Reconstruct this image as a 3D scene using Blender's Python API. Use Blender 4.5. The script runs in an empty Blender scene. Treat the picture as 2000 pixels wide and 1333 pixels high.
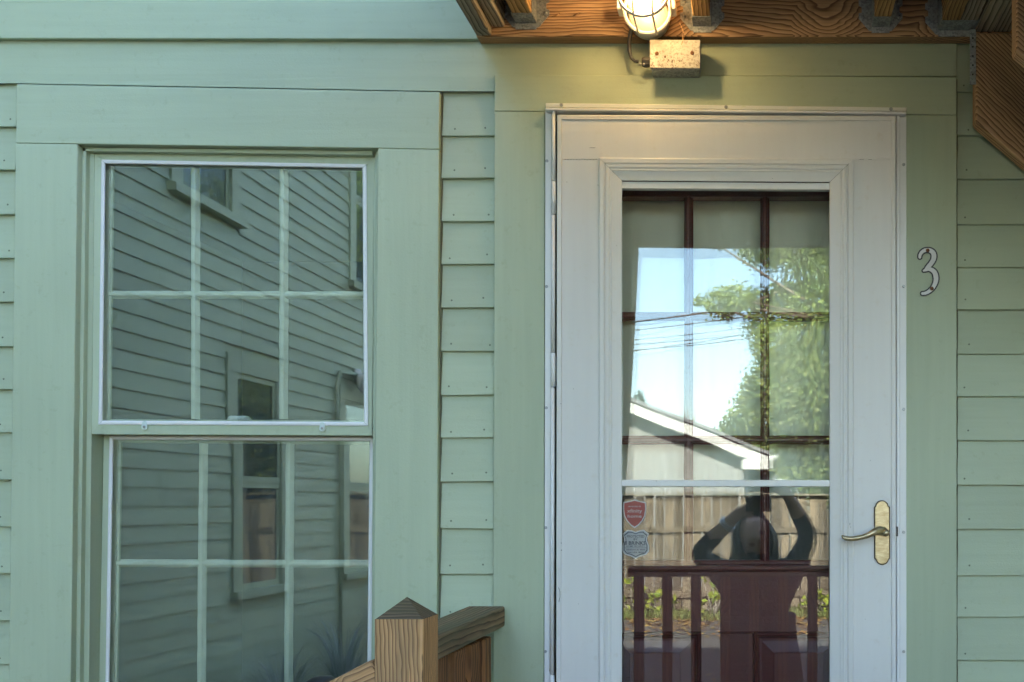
import bpy, bmesh, math, random
import numpy as np
from mathutils import Vector, Matrix, Quaternion, noise as mnoise

random.seed(7); RNG = np.random.default_rng(7)
sc = bpy.context.scene
COL = sc.collection
R = math.radians

# ------------------------------------------------------------------ camera, sky, sun, exposure
D, F, ZC = 2.375, 1979.0, 1.67            # distance to the wall, focal length in photo pixels, lens height
PU, PV = 1480.0, 985.0                    # point of the wall straight in front of the (shifted) lens
cam_d = bpy.data.cameras.new('camera'); cam = bpy.data.objects.new('camera', cam_d); COL.objects.link(cam)
cam_d.sensor_fit = 'HORIZONTAL'; cam_d.sensor_width = 36.0; cam_d.lens = 36.0 * F / 2000.0
cam_d.shift_x = (1000 - PU) / 2000.0; cam_d.shift_y = (PV - 666.5) / 2000.0
cam_d.clip_start = 0.01; cam_d.clip_end = 600
cam.location = (0, -D, ZC); cam.rotation_euler = (R(90), 0, 0)
sc.camera = cam

SUN_EL, SUN_AZ = R(36), R(-3)            # azimuth from +y (behind the house), positive towards +x
world = bpy.data.worlds.new('World'); sc.world = world; world.use_nodes = True
wn = world.node_tree.nodes; wl = world.node_tree.links
sky = wn.new('ShaderNodeTexSky'); sky.sky_type = 'NISHITA'; sky.sun_disc = False
sky.sun_elevation = SUN_EL; sky.sun_rotation = SUN_AZ; sky.air_density = 1.0; sky.dust_density = 1.6; sky.ozone_density = 1.0
wl.new(sky.outputs[0], wn['Background'].inputs[0]); wn['Background'].inputs[1].default_value = 0.11
sun_d = bpy.data.lights.new('sun', 'SUN'); sun = bpy.data.objects.new('sun', sun_d); COL.objects.link(sun)
sun_d.energy = 5.0; sun_d.angle = R(0.5); sun_d.color = (1.0, 0.94, 0.85)
sdir = Vector((math.sin(SUN_AZ) * math.cos(SUN_EL), math.cos(SUN_AZ) * math.cos(SUN_EL), math.sin(SUN_EL)))
sun.rotation_euler = (-sdir).to_track_quat('-Z', 'Y').to_euler(); sun.location = (0, 20, 20)
sc.view_settings.view_transform = 'Standard'; sc.view_settings.look = 'None'
sc.view_settings.exposure = 3.57; sc.view_settings.gamma = 1.0; sc.view_settings.use_curve_mapping = False
sc.render.engine = 'CYCLES'
try:
    sc.cycles.max_bounces = 6; sc.cycles.diffuse_bounces = 3; sc.cycles.transparent_max_bounces = 16; sc.cycles.glossy_bounces = 4; sc.cycles.use_adaptive_sampling = True; sc.cycles.adaptive_threshold = 0.03
    sc.cycles.use_denoising = True; sc.cycles.caustics_reflective = False; sc.cycles.caustics_refractive = False
    sc.cycles.sample_clamp_indirect = 6.0
except Exception: pass

def P(u, v, y=0.0):                       # a point seen at photo pixel (u, v) lying in the plane at depth y
    t = D + y
    return Vector(((u - PU) * t / F, y, ZC - (v - PV) * t / F))
def X(u, y=0.0): return (u - PU) * (D + y) / F
def Z(v, y=0.0): return ZC - (v - PV) * (D + y) / F

# ------------------------------------------------------------------ materials
class NT:
    def __init__(s, name):
        s.m = bpy.data.materials.new(name); s.m.use_nodes = True
        s.t = s.m.node_tree; s.b = s.t.nodes['Principled BSDF']; s.out = s.t.nodes['Material Output']
    def n(s, typ, **kw):
        nd = s.t.nodes.new('ShaderNode' + typ)
        for k, v in kw.items():
            if k.startswith('i_'): nd.inputs[k[2:].replace('_', ' ')].default_value = v
            else: setattr(nd, k, v)
        return nd
    def l(s, a, b): s.t.links.new(a, b)
    def coord(s, kind='Object', scale=(1, 1, 1), rand=0.0):
        tc = s.n('TexCoord'); mp = s.n('Mapping'); mp.inputs['Scale'].default_value = scale
        src = tc.outputs[kind]
        if rand:
            oi = s.n('ObjectInfo'); mul = s.n('Math', operation='MULTIPLY'); mul.inputs[1].default_value = rand
            s.l(oi.outputs['Random'], mul.inputs[0]); add = s.n('VectorMath', operation='ADD')
            s.l(src, add.inputs[0]); s.l(mul.outputs[0], add.inputs[1]); src = add.outputs[0]
        s.l(src, mp.inputs[0]); return mp.outputs[0]
    def noise(s, vec, scale, detail=4, rough=0.55, dist=0.0):
        nd = s.n('TexNoise'); nd.inputs['Scale'].default_value = scale; nd.inputs['Detail'].default_value = detail
        nd.inputs['Roughness'].default_value = rough; nd.inputs['Distortion'].default_value = dist
        s.l(vec, nd.inputs['Vector']); return nd.outputs['Fac']
    def ramp(s, fac, stops):
        nd = s.n('ValToRGB'); el = nd.color_ramp.elements
        while len(el) < len(stops): el.new(0.5)
        for e, (p, c) in zip(el, stops):
            e.position = p; e.color = (*c, 1) if len(c) == 3 else c
        s.l(fac, nd.inputs[0]); return nd.outputs['Color']
    def mix(s, fac, a, b, mode='MIX'):
        nd = s.n('Mix', data_type='RGBA', blend_type=mode)
        for sock, v in ((nd.inputs[0], fac), (nd.inputs[6], a), (nd.inputs[7], b)):
            if isinstance(v, (int, float)): sock.default_value = v
            elif isinstance(v, tuple): sock.default_value = (*v, 1) if len(v) == 3 else v
            else: s.l(v, sock)
        return nd.outputs[2]
    def math(s, op, a, b=None, c=None):
        nd = s.n('Math', operation=op)
        for i, v in enumerate((a, b, c)):
            if v is None: continue
            if isinstance(v, (int, float)): nd.inputs[i].default_value = v
            else: s.l(v, nd.inputs[i])
        return nd.outputs[0]
    def bump(s, h, strength=0.3, dist=0.002):
        nd = s.n('Bump'); nd.inputs['Strength'].default_value = strength; nd.inputs['Distance'].default_value = dist
        s.l(h, nd.inputs['Height']); s.l(nd.outputs[0], s.b.inputs['Normal']); return nd
    def base(s, c, rough=0.5, metal=0.0, spec=0.5):
        if isinstance(c, tuple): s.b.inputs['Base Color'].default_value = (*c, 1)
        else: s.l(c, s.b.inputs['Base Color'])
        s.b.inputs['Roughness'].default_value = rough; s.b.inputs['Metallic'].default_value = metal
        s.b.inputs['Specular IOR Level'].default_value = spec
        return s.m

def painted(name, col, stretch, var=0.15, rough=0.5, dirt=(0.5, 0.47, 0.4), dirt_amt=0.26, bump=0.4):
    n = NT(name)
    big = n.noise(n.coord(rand=9.0), 2.3, 1); streak = n.noise(n.coord(scale=stretch, rand=9.0), 60, 2, 0.6)
    oi = n.n('ObjectInfo')
    v = n.math('ADD', n.math('MULTIPLY', big, 0.5), n.math('MULTIPLY', streak, 0.35))
    v = n.math('ADD', v, n.math('MULTIPLY', oi.outputs['Random'], 0.35))
    lo = tuple(c * (1 - var) for c in col); hi = tuple(c * (1 + var) for c in col)
    c = n.ramp(v, [(0.25, lo), (0.95, hi)])
    spots = n.noise(n.coord(rand=5.0), 38, 3, 0.7)
    m1 = n.ramp(spots, [(0.60, (0, 0, 0)), (0.75, (1, 1, 1))])
    fac = n.math('MULTIPLY', m1, dirt_amt)
    c = n.mix(fac, c, tuple(a * b * 1.35 for a, b in zip(col, dirt)))
    n.base(c, rough, 0, 0.35)
    h = n.math('ADD', n.math('MULTIPLY', streak, 0.8), n.math('MULTIPLY', n.noise(n.coord(rand=3.0), 260, 1), 0.5))
    n.bump(h, bump, 0.0012); return n.m

GREEN = (0.396, 0.448, 0.306)
M = {}
M['paint_h'] = painted('paint_green_h', GREEN, (0.05, 1, 1))
M['paint_v'] = painted('paint_green_v', GREEN, (1, 1, 0.05))
M['paint_wing'] = painted('paint_green_wing', GREEN, (1, 0.05, 1))
M['paint_muntin'] = painted('pale_muntin_paint', (0.46, 0.52, 0.39), (1, 1, 0.05), 0.2, 0.5, (0.6, 0.55, 0.4), 0.5)
M['caulk'] = painted('old_caulk', (0.17, 0.17, 0.11), (1, 1, 0.1), 0.3, 0.8, dirt_amt=0.5)
M['white'] = painted('storm_white', (0.67, 0.65, 0.61), (1, 1, 0.08), 0.07, 0.38, (0.62, 0.56, 0.46), 0.28, 0.12)
M['white_metal'] = painted('white_metal', (0.74, 0.73, 0.70), (1, 1, 0.1), 0.04, 0.3, (0.55, 0.5, 0.42), 0.18, 0.1)
M['flange'] = painted('scuffed_flange', (0.66, 0.66, 0.60), (0.04, 1, 1), 0.22, 0.4, (0.62, 0.66, 0.42), 0.9, 0.3)
M['maroon'] = painted('maroon_paint', (0.085, 0.020, 0.018), (0.05, 1, 1), 0.25, 0.35, (0.6, 0.6, 0.6), 0.3, 0.5)
M['nail'] = painted('painted_nail', (0.15, 0.17, 0.115), (1, 1, 1), 0.2, 0.6)
M['dark'] = NT('dark_void').base((0.012, 0.012, 0.012), 0.8)
M['room'] = NT('room_wall').base((0.20, 0.20, 0.19), 0.8)
M['white_trim'] = NT('white_trim').base((0.46, 0.46, 0.45), 0.5)
M['black'] = NT('black_metal').base((0.012, 0.011, 0.012), 0.4)
M['black_rubber'] = NT('dark_grey_cable').base((0.055, 0.05, 0.045), 0.5)
M['clear_plastic'] = NT('milky_plastic').base((0.55, 0.62, 0.58), 0.3)

def wood(name, light, mid, dark, freq=150, wear=None, wear_amt=0.0, rough=0.75, vary=0.0, gain=1.0):
    light, mid, dark = [tuple(c * gain for c in k) for k in (light, mid, dark)]
    n = NT(name)
    tc = n.n('TexCoord'); oi = n.n('ObjectInfo')
    sh = n.n('VectorMath', operation='SCALE'); n.l(oi.outputs['Random'], sh.inputs['Scale']); sh.inputs[0].default_value = (13.7, 0.11, 0.13)
    ad = n.n('VectorMath', operation='ADD'); n.l(tc.outputs['Object'], ad.inputs[0]); n.l(sh.outputs[0], ad.inputs[1]); base = ad.outputs[0]
    def mp(scale):
        m = n.n('Mapping'); m.inputs['Scale'].default_value = scale; n.l(base, m.inputs[0]); return m.outputs[0]
    wob = n.noise(mp((1.1, 5, 5)), 1.0, 1, 0.5); wob2 = n.noise(mp((9, 34, 34)), 1.0, 2, 0.6)
    sep = n.n('SeparateXYZ'); n.l(base, sep.inputs[0])
    yy = n.math('ADD', sep.outputs[1], 0.07); zz = n.math('ADD', sep.outputs[2], 0.17)
    r = n.math('SQRT', n.math('ADD', n.math('MULTIPLY', yy, yy), n.math('MULTIPLY', n.math('MULTIPLY', zz, zz), 0.55)))
    r = n.math('ADD', r, n.math('MULTIPLY', wob, 0.06)); r = n.math('ADD', r, n.math('MULTIPLY', wob2, 0.010))
    vo = n.n('TexVoronoi'); vo.inputs['Scale'].default_value = 3.4; n.l(base, vo.inputs['Vector']); kd = vo.outputs['Distance']
    r = n.math('ADD', r, n.math('MULTIPLY', n.math('MAXIMUM', n.math('SUBTRACT', 0.30, kd), 0.0), 0.10))
    ph = n.math('FRACT', n.math('MULTIPLY', r, freq))
    ring = n.ramp(ph, [(0.0, light), (0.5, mid), (0.84, dark), (0.92, dark), (1.0, light)])
    fib = n.noise(mp((6, 420, 420)), 1.0, 2, 0.6)
    c = n.mix(n.math('MULTIPLY', n.math('SUBTRACT', 0.62, fib), 0.9), ring, tuple(d * 0.5 for d in dark))
    c = n.mix(n.ramp(kd, [(0.055, (0.85, 0.85, 0.85)), (0.085, (0, 0, 0))]), c, tuple(d * 0.7 for d in dark))
    blot = n.noise(mp((2.2, 9, 9)), 1.0, 2, 0.6)
    bl = n.ramp(blot, [(0.30, (0.62, 0.62, 0.62)), (0.66, (1.12, 1.08, 1.02))])
    c = n.mix(1.0, c, bl, 'MULTIPLY')
    if vary:
        c = n.mix(1.0, c, n.ramp(oi.outputs['Random'], [(0.0, (1 - vary,) * 3), (1.0, (1 + vary,) * 3)]), 'MULTIPLY')
    if wear:
        w = n.ramp(n.noise(mp((3, 30, 30)), 1.0, 3, 0.7), [(0.42, (0, 0, 0)), (0.62, (1, 1, 1))])
        c = n.mix(n.math('MULTIPLY', w, wear_amt), c, wear)
    n.base(c, rough, 0, 0.25)
    n.bump(n.math('ADD', n.math('MULTIPLY', ph, -0.5), n.math('MULTIPLY', fib, 0.7)), 0.55, 0.0015)
    return n.m
M['deck_wood'] = wood('deck_lumber', (0.24, 0.153, 0.088), (0.18, 0.11, 0.06), (0.068, 0.038, 0.021), 200, gain=2.7)
M['joist_wood'] = wood('joist_lumber', (0.32, 0.20, 0.085), (0.25, 0.145, 0.06), (0.10, 0.055, 0.024), 150, gain=1.9)
M['grey_wood'] = wood('greyed_lumber', (0.26, 0.22, 0.17), (0.20, 0.16, 0.12), (0.07, 0.055, 0.04), 130, gain=1.8)
M['post_wood'] = wood('post_lumber', (0.35, 0.205, 0.098), (0.275, 0.155, 0.07), (0.115, 0.062, 0.03), 190, (0.23, 0.15, 0.085), 0.4, gain=2.3)
M['rail_wood'] = wood('rail_lumber', (0.22, 0.155, 0.09), (0.17, 0.115, 0.066), (0.07, 0.047, 0.028), 120, (0.12, 0.13, 0.075), 0.6, gain=1.6)
M['mossy_wood'] = wood('mossy_end_grain', (0.15, 0.11, 0.07), (0.10, 0.078, 0.05), (0.05, 0.04, 0.028), 150, (0.085, 0.08, 0.04), 0.6, gain=1.4)
M['baluster_wood'] = wood('baluster_lumber', (0.24, 0.11, 0.045), (0.18, 0.08, 0.033), (0.07, 0.03, 0.014), 110, gain=1.7)
M['fence_wood'] = wood('weathered_fence', (0.20, 0.165, 0.12), (0.17, 0.135, 0.098), (0.085, 0.068, 0.05), 60, (0.10, 0.088, 0.068), 0.4, vary=0.5)

def galv():
    n = NT('galvanised_steel'); v = n.n('TexVoronoi'); v.inputs['Scale'].default_value = 230
    n.l(n.coord(), v.inputs['Vector'])
    c = n.ramp(n.math('ADD', n.math('MULTIPLY', v.outputs['Color'], 0.6), n.math('MULTIPLY', n.noise(n.coord(), 40, 4), 0.5)),
               [(0.2, (0.17, 0.18, 0.18)), (0.8, (0.42, 0.44, 0.44))])
    n.base(c, 0.55, 0.55); return n.m
M['galv'] = galv()
def brass():
    n = NT('aged_brass'); c = n.ramp(n.noise(n.coord(scale=(1, 1, 3)), 55, 5, 0.7), [(0.3, (0.30, 0.23, 0.12)), (0.7, (0.50, 0.42, 0.27))])
    n.base(c, 0.34, 0.85); n.bump(n.noise(n.coord(), 300, 3), 0.1, 0.0006); return n.m
M['brass'] = brass()
M['brass_dark'] = NT('tarnished_brass').base((0.07, 0.05, 0.028), 0.4, 0.7)
def speckled(name, base, spot, sc_, lo, hi, rough=0.5):
    n = NT(name); f = n.ramp(n.noise(n.coord(), sc_, 5, 0.75), [(lo, (0, 0, 0)), (hi, (1, 1, 1))])
    big = n.ramp(n.noise(n.coord(), 9, 3), [(0.35, (0, 0, 0)), (0.6, (1, 1, 1))])
    n.base(n.mix(n.math('MULTIPLY', f, big), base, spot), rough); return n.m
M['box_rust'] = speckled('speckled_box', (0.46, 0.43, 0.37), (0.11, 0.055, 0.03), 210, 0.50, 0.58)
M['rust'] = speckled('rust', (0.20, 0.085, 0.035), (0.06, 0.025, 0.012), 300, 0.4, 0.6, 0.8)
M['screw'] = NT('zinc_screw').base((0.35, 0.36, 0.35), 0.4, 0.6)

def glass(name, f0, tint=(0.985, 0.99, 0.985), wave=0.02, wscale=2.0, dirt=0.015):
    n = NT(name); t = n.t; t.nodes.remove(n.b)
    tr = n.n('BsdfTransparent'); tr.inputs[0].default_value = (*tint, 1)
    gl = n.n('BsdfGlossy'); gl.inputs['Roughness'].default_value = 0.0; gl.inputs[0].default_value = (0.93, 1.0, 0.95, 1)
    lw = n.n('LayerWeight'); lw.inputs['Blend'].default_value = 0.5
    fac = n.math('ADD', f0, n.math('MULTIPLY', n.math('POWER', lw.outputs['Facing'], 5.0), 1 - f0))
    bp = n.n('Bump'); bp.inputs['Strength'].default_value = 1.0; bp.inputs['Distance'].default_value = wave * 0.01
    n.l(n.noise(n.coord('Object', (1, 1, 0.8), 4.0), wscale, 1, 0.3), bp.inputs['Height']); n.l(bp.outputs[0], gl.inputs['Normal'])
    mx = n.n('MixShader'); n.l(fac, mx.inputs[0]); n.l(tr.outputs[0], mx.inputs[1]); n.l(gl.outputs[0], mx.inputs[2])
    df = n.n('BsdfDiffuse'); df.inputs[0].default_value = (0.6, 0.62, 0.6, 1)     # dust on the pane
    d = n.ramp(n.noise(n.coord('Object', (1, 1, 0.5), 3.0), 14, 2, 0.75), [(0.35, (0, 0, 0)), (0.85, (1, 1, 1))])
    mx2 = n.n('MixShader'); n.l(n.math('MULTIPLY', d, dirt), mx2.inputs[0]); n.l(mx.outputs[0], mx2.inputs[1]); n.l(df.outputs[0], mx2.inputs[2])
    n.l(mx2.outputs[0], n.out.inputs[0]); return n.m
M['glass_storm'] = glass('storm_glass', 0.055, wave=0.05, wscale=3.0)
M['glass_door'] = glass('door_glass', 0.035, wave=0.06, wscale=5.0)
M['glass_panel'] = glass('panel_glass', 0.12, wave=0.006, wscale=2.0)
M['glass_sash'] = glass('sash_glass', 0.03, wave=0.03, wscale=5.0)
M['glass_far'] = glass('wing_glass', 0.035, (0.85, 0.9, 0.9), wave=0.08, wscale=2.0)

def leafmat(name, cols, trans=0.35):
    n = NT(name); g = n.n('NewGeometry'); c = n.ramp(g.outputs['Random Per Island'], [(i / (len(cols) - 1), k) for i, k in enumerate(cols)])
    n.base(c, 0.55, 0, 0.3); tl = n.n('BsdfTranslucent'); n.l(c, tl.inputs[0]); mx = n.n('MixShader'); mx.inputs[0].default_value = trans
    n.l(n.b.outputs[0], mx.inputs[1]); n.l(tl.outputs[0], mx.inputs[2]); n.l(mx.outputs[0], n.out.inputs[0]); return n.m
M['leaf_maple'] = leafmat('maple_leaf', [(0.10, 0.16, 0.035), (0.21, 0.28, 0.07), (0.30, 0.36, 0.11), (0.07, 0.12, 0.03)])
M['leaf_dense'] = leafmat('dense_leaf', [(0.07, 0.12, 0.03), (0.16, 0.22, 0.06), (0.25, 0.27, 0.09), (0.05, 0.09, 0.025)])
M['leaf_pine'] = leafmat('pine_needle', [(0.03, 0.06, 0.025), (0.05, 0.09, 0.035)], 0.1)
M['leaf_yellow'] = leafmat('sunlit_shrub_leaf', [(0.22, 0.28, 0.03), (0.33, 0.36, 0.05), (0.16, 0.24, 0.03)])
M['leaf_litter'] = leafmat('fallen_leaf', [(0.28, 0.15, 0.05), (0.20, 0.10, 0.04), (0.36, 0.24, 0.07), (0.14, 0.08, 0.04)], 0.1)
M['grass_blade'] = leafmat('grass_blade', [(0.13, 0.18, 0.05), (0.24, 0.25, 0.09), (0.10, 0.15, 0.04)])
M['plume'] = leafmat('silver_blade', [(0.42, 0.48, 0.48), (0.28, 0.36, 0.30), (0.55, 0.58, 0.60), (0.16, 0.22, 0.12)])
M['bark'] = speckled('bark', (0.13, 0.10, 0.075), (0.05, 0.04, 0.03), 30, 0.4, 0.6, 0.9)
M['twig'] = NT('pale_twig').base((0.28, 0.25, 0.21), 0.9)
M['asphalt'] = speckled('asphalt', (0.075, 0.073, 0.072), (0.13, 0.125, 0.12), 180, 0.45, 0.6, 0.9)
M['soil'] = speckled('soil_and_leaves', (0.10, 0.085, 0.05), (0.16, 0.12, 0.06), 40, 0.4, 0.6, 0.95)
M['roof'] = speckled('asphalt_shingle', (0.17, 0.175, 0.185), (0.10, 0.10, 0.11), 60, 0.4, 0.6, 0.9)
M['garage_wall'] = speckled('pale_siding', (0.15, 0.145, 0.14), (0.135, 0.132, 0.128), 8, 0.4, 0.6, 0.7)
M['shed_wall'] = NT('grey_siding').base((0.42, 0.46, 0.47), 0.7)
def curtain_mat(name, c):
    n = NT(name); n.base(c, 0.9, 0, 0.1); tl = n.n('BsdfTranslucent'); tl.inputs[0].default_value = (*c, 1)
    mx = n.n('MixShader'); mx.inputs[0].default_value = 0.1; n.l(n.b.outputs[0], mx.inputs[1]); n.l(tl.outputs[0], mx.inputs[2]); n.l(mx.outputs[0], n.out.inputs[0]); return n.m
M['curtain'] = curtain_mat('sage_curtain', (0.84, 0.87, 0.72))
M['drape'] = curtain_mat('grey_drape', (0.085, 0.11, 0.13))
M['skin'] = NT('skin').base((0.75, 0.47, 0.35), 0.55)
M['lips'] = NT('lips').base((0.35, 0.12, 0.10), 0.5)
nc = NT('black_coat'); nc.base(nc.ramp(nc.noise(nc.coord(), 9, 3), [(0.35, (0.010, 0.010, 0.012)), (0.7, (0.045, 0.045, 0.05))]), 0.8); nc.bump(nc.noise(nc.coord(), 14, 3, 0.6, 1.5), 1.0, 0.03); M['coat'] = nc.m
M['jeans'] = NT('dark_jeans').base((0.03, 0.035, 0.055), 0.9)
M['hair'] = NT('dark_hair').base((0.022, 0.014, 0.010), 0.6)
M['silver'] = NT('silver_bracelet').base((0.7, 0.7, 0.7), 0.25, 1.0)

# ------------------------------------------------------------------ object helpers
WM = {}
def link(o, parent=None, mw=None):
    COL.objects.link(o); mw = mw or Matrix.Identity(4)
    if parent is not None:
        o.parent = parent; o.matrix_basis = WM[parent.name].inverted() @ mw
    else: o.matrix_basis = mw
    WM[o.name] = mw; return o
def tag(o, label=None, cat=None, group=None, kind=None):
    for k, v in (('label', label), ('category', cat), ('group', group), ('kind', kind)):
        if v: o[k] = v
    return o
def thing(name, loc, label, cat, group=None, kind=None):
    o = bpy.data.objects.new(name, None); o.empty_display_size = 0.1
    link(o, None, Matrix.Translation(Vector(loc))); return tag(o, label, cat, group, kind)
def node(name, parent, loc):
    o = bpy.data.objects.new(name, None); o.empty_display_size = 0.05
    return link(o, parent, Matrix.Translation(Vector(loc)))
def finish(bm, name, mats, parent, mw, smooth, bevel=0.0, seg=1):
    bmesh.ops.recalc_face_normals(bm, faces=bm.faces)
    if bevel: bmesh.ops.bevel(bm, geom=list(bm.edges), offset=bevel, segments=seg, affect='EDGES', profile=0.5, clamp_overlap=True)
    me = bpy.data.meshes.new(name); bm.to_mesh(me); bm.free()
    for m in (mats if isinstance(mats, (list, tuple)) else [mats]): me.materials.append(m)
    if smooth:
        me.polygons.foreach_set('use_smooth', [True] * len(me.polygons))
    return link(bpy.data.objects.new(name, me), parent, mw)
def mk(name, verts, faces, mats, parent=None, smooth=False, bevel=0.0, idx=None, seg=1, mw=None):
    vs = [Vector(v) for v in verts]
    if mw is None:
        lo = Vector((min(v[i] for v in vs) for i in range(3))); hi = Vector((max(v[i] for v in vs) for i in range(3)))
        mw = Matrix.Translation((lo + hi) / 2)
    inv = mw.inverted(); bm = bmesh.new(); bv = [bm.verts.new(inv @ v) for v in vs]
    for k, f in enumerate(faces):
        try:
            fc = bm.faces.new([bv[i] for i in f])
            if idx: fc.material_index = idx[k]
        except ValueError: pass
    return finish(bm, name, mats, parent, mw, smooth, bevel, seg)
BOXF = [(0, 1, 2, 3), (7, 6, 5, 4), (0, 4, 5, 1), (1, 5, 6, 2), (2, 6, 7, 3), (3, 7, 4, 0)]
def box(name, x0, x1, y0, y1, z0, z1, mat, parent=None, bevel=0.0015, seg=1):
    return mk(name, [(x0, y0, z0), (x1, y0, z0), (x1, y0, z1), (x0, y0, z1), (x0, y1, z0), (x1, y1, z0), (x1, y1, z1), (x0, y1, z1)], BOXF, mat, parent, bevel=bevel, seg=seg)
def quad(name, pts, yf, yb, mat, parent=None, bevel=0.0015, seg=1):      # pts: wall points TL TR BR BL in photo pixels, front plane yf
    f = [P(u, v, yf) for u, v in pts]; b = [Vector((p.x, yb, p.z)) for p in f]
    return mk(name, f + b, BOXF, mat, parent, bevel=bevel, seg=seg)
def prism(name, f, depth_vec, mat, parent=None, bevel=0.0, mw=None, smooth=False, seg=1):
    n = len(f); f = [Vector(p) for p in f]; b = [p + Vector(depth_vec) for p in f]
    faces = [tuple(range(n)), tuple(range(2 * n - 1, n - 1, -1))] + [(i, i + n, (i + 1) % n + n, (i + 1) % n) for i in range(n)]
    return mk(name, f + b, faces, mat, parent, bevel=bevel, mw=mw, smooth=smooth, seg=seg)
def frame_mw(a, b, up=(0, 0, 1)):
    a, b = Vector(a), Vector(b); x = (b - a).normalized(); up = Vector(up)
    y = up.cross(x).normalized(); z = x.cross(y)
    m = Matrix((x, y, z)).transposed().to_4x4(); m.translation = a; return m, (b - a).length
def lumber(name, a, b, w, h, mat, parent=None, up=(0, 0, 1), bevel=0.003, oy=0.0, oz=0.0):   # a board along a->b, w across, h along up
    mw, L = frame_mw(a, b, up)
    vs = [mw @ Vector(p) for p in [(0, oy - w / 2, oz - h / 2), (L, oy - w / 2, oz - h / 2), (L, oy - w / 2, oz + h / 2), (0, oy - w / 2, oz + h / 2),
                                   (0, oy + w / 2, oz - h / 2), (L, oy + w / 2, oz - h / 2), (L, oy + w / 2, oz + h / 2), (0, oy + w / 2, oz + h / 2)]]
    return mk(name, vs, BOXF, mat, parent, bevel=bevel, mw=mw)
def tube_bm(bm, pts, rad, n=8, cap=True, mi=0):
    pts = [Vector(p) for p in pts]; rings = []; prev = None
    for i, p in enumerate(pts):
        d = (pts[min(i + 1, len(pts) - 1)] - pts[max(i - 1, 0)]).normalized()
        if prev is None: nx = d.orthogonal().normalized()
        else: nx = (prev - d * prev.dot(d)); nx = nx.normalized() if nx.length > 1e-6 else d.orthogonal().normalized()
        prev = nx; ny = d.cross(nx); r = rad[i] if isinstance(rad, (list, tuple)) else rad
        rings.append([bm.verts.new(p + nx * (r * math.cos(2 * math.pi * k / n)) + ny * (r * math.sin(2 * math.pi * k / n))) for k in range(n)])
    for a, b in zip(rings, rings[1:]):
        for k in range(n):
            f = bm.faces.new((a[k], a[(k + 1) % n], b[(k + 1) % n], b[k])); f.material_index = mi; f.smooth = True
    if cap:
        for r_ in (rings[0][::-1], rings[-1]):
            f = bm.faces.new(r_); f.material_index = mi
def centre_bm(bm):
    lo = Vector((min(v.co[i] for v in bm.verts) for i in range(3))); hi = Vector((max(v.co[i] for v in bm.verts) for i in range(3)))
    c = (lo + hi) / 2
    for v in bm.verts: v.co -= c
    return Matrix.Translation(c)
def tube(name, pts, rad, mat, parent=None, n=8, cap=True):
    bm = bmesh.new(); tube_bm(bm, pts, rad, n, cap); mw = centre_bm(bm)
    return finish(bm, name, mat, parent, mw, True)
def lathe(name, prof, c, axis, mat, parent=None, n=24, smooth=True):     # prof: (radius, distance along axis)
    c = Vector(c); ax = Vector(axis).normalized(); nx = ax.orthogonal().normalized(); ny = ax.cross(nx)
    bm = bmesh.new(); rings = []
    for r, h in prof:
        if r < 1e-5: rings.append([bm.verts.new(c + ax * h)])
        else: rings.append([bm.verts.new(c + ax * h + nx * (r * math.cos(2 * math.pi * k / n)) + ny * (r * math.sin(2 * math.pi * k / n))) for k in range(n)])
    for a, b in zip(rings, rings[1:]):
        for k in range(n):
            vs = [a[k % len(a)], a[(k + 1) % len(a)], b[(k + 1) % len(b)], b[k % len(b)]]; vs = list(dict.fromkeys(vs))
            if len(vs) > 2: bm.faces.new(vs)
    for r_ in (rings[0], rings[-1]):
        if len(r_) > 2: bm.faces.new(r_)
    mw = centre_bm(bm); return finish(bm, name, mat, parent, mw, smooth)
def screw(u, v, y, parent, r=0.0036, mat=None, name='screw'):
    p = P(u, v, y); o = lathe(name, [(r, 0), (r, 0.0012), (r * 0.75, 0.0022), (r * 0.3, 0.0022), (r * 0.25, 0.0012), (0, 0.0012)], p, (0, -1, 0), mat or M['screw'], parent, 10, False)
    return o
def mitre_frame(name, loops, mat, parent, gap=0.0004, bottom=True):
    """loops: list of (TL, TR, BR, BL) point lists from the outside in; four mitred pieces."""
    out = []
    for side in range(4):
        if side == 2 and not bottom: continue
        vs, fs = [], []
        for lp in loops:
            a, b = Vector(lp[side]), Vector(lp[(side + 1) % 4]); d = (b - a).normalized() * gap
            vs += [a + d, b - d]
        k = len(loops)
        for i in range(k - 1): fs.append((2 * i, 2 * i + 1, 2 * i + 3, 2 * i + 2))
        fs.append((0, 2 * k - 2, 2 * k - 1, 1))
        fs.append(tuple(2 * i for i in range(k))); fs.append(tuple(2 * i + 1 for i in range(k))[::-1])
        out.append(mk(name, vs, fs, mat, parent))
    return out
def loop_px(u0, v0, u1, v1, y): return [P(u0, v0, y), P(u1, v0, y), P(u1, v1, y), P(u0, v1, y)]
def loop_q(q, y): return [P(u, v, y) for u, v in q]

# ------------------------------------------------------------------ ground
def sheet(name, x0, x1, y0, y1, z, mat, label=None):
    o = mk(name, [(x0, y0, z), (x1, y0, z), (x1, y1, z), (x0, y1, z)], [(0, 1, 2, 3)], mat); o['kind'] = 'structure'; return o
sheet('ground', -300, 300, -300, 300, 0.0, M['soil'])
sheet('driveway', -3.0, 12, -12.3, -1.9, 0.006, M['asphalt'])

# ------------------------------------------------------------------ the house
WX = -3.34                                    # the wing's wall
house = thing('house', (0, 0, 0), 'sage green clapboard house with one sash window and a white storm door', 'house')
def b_(name, *a, **k): return box(name, *a, parent=house, **k)
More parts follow.
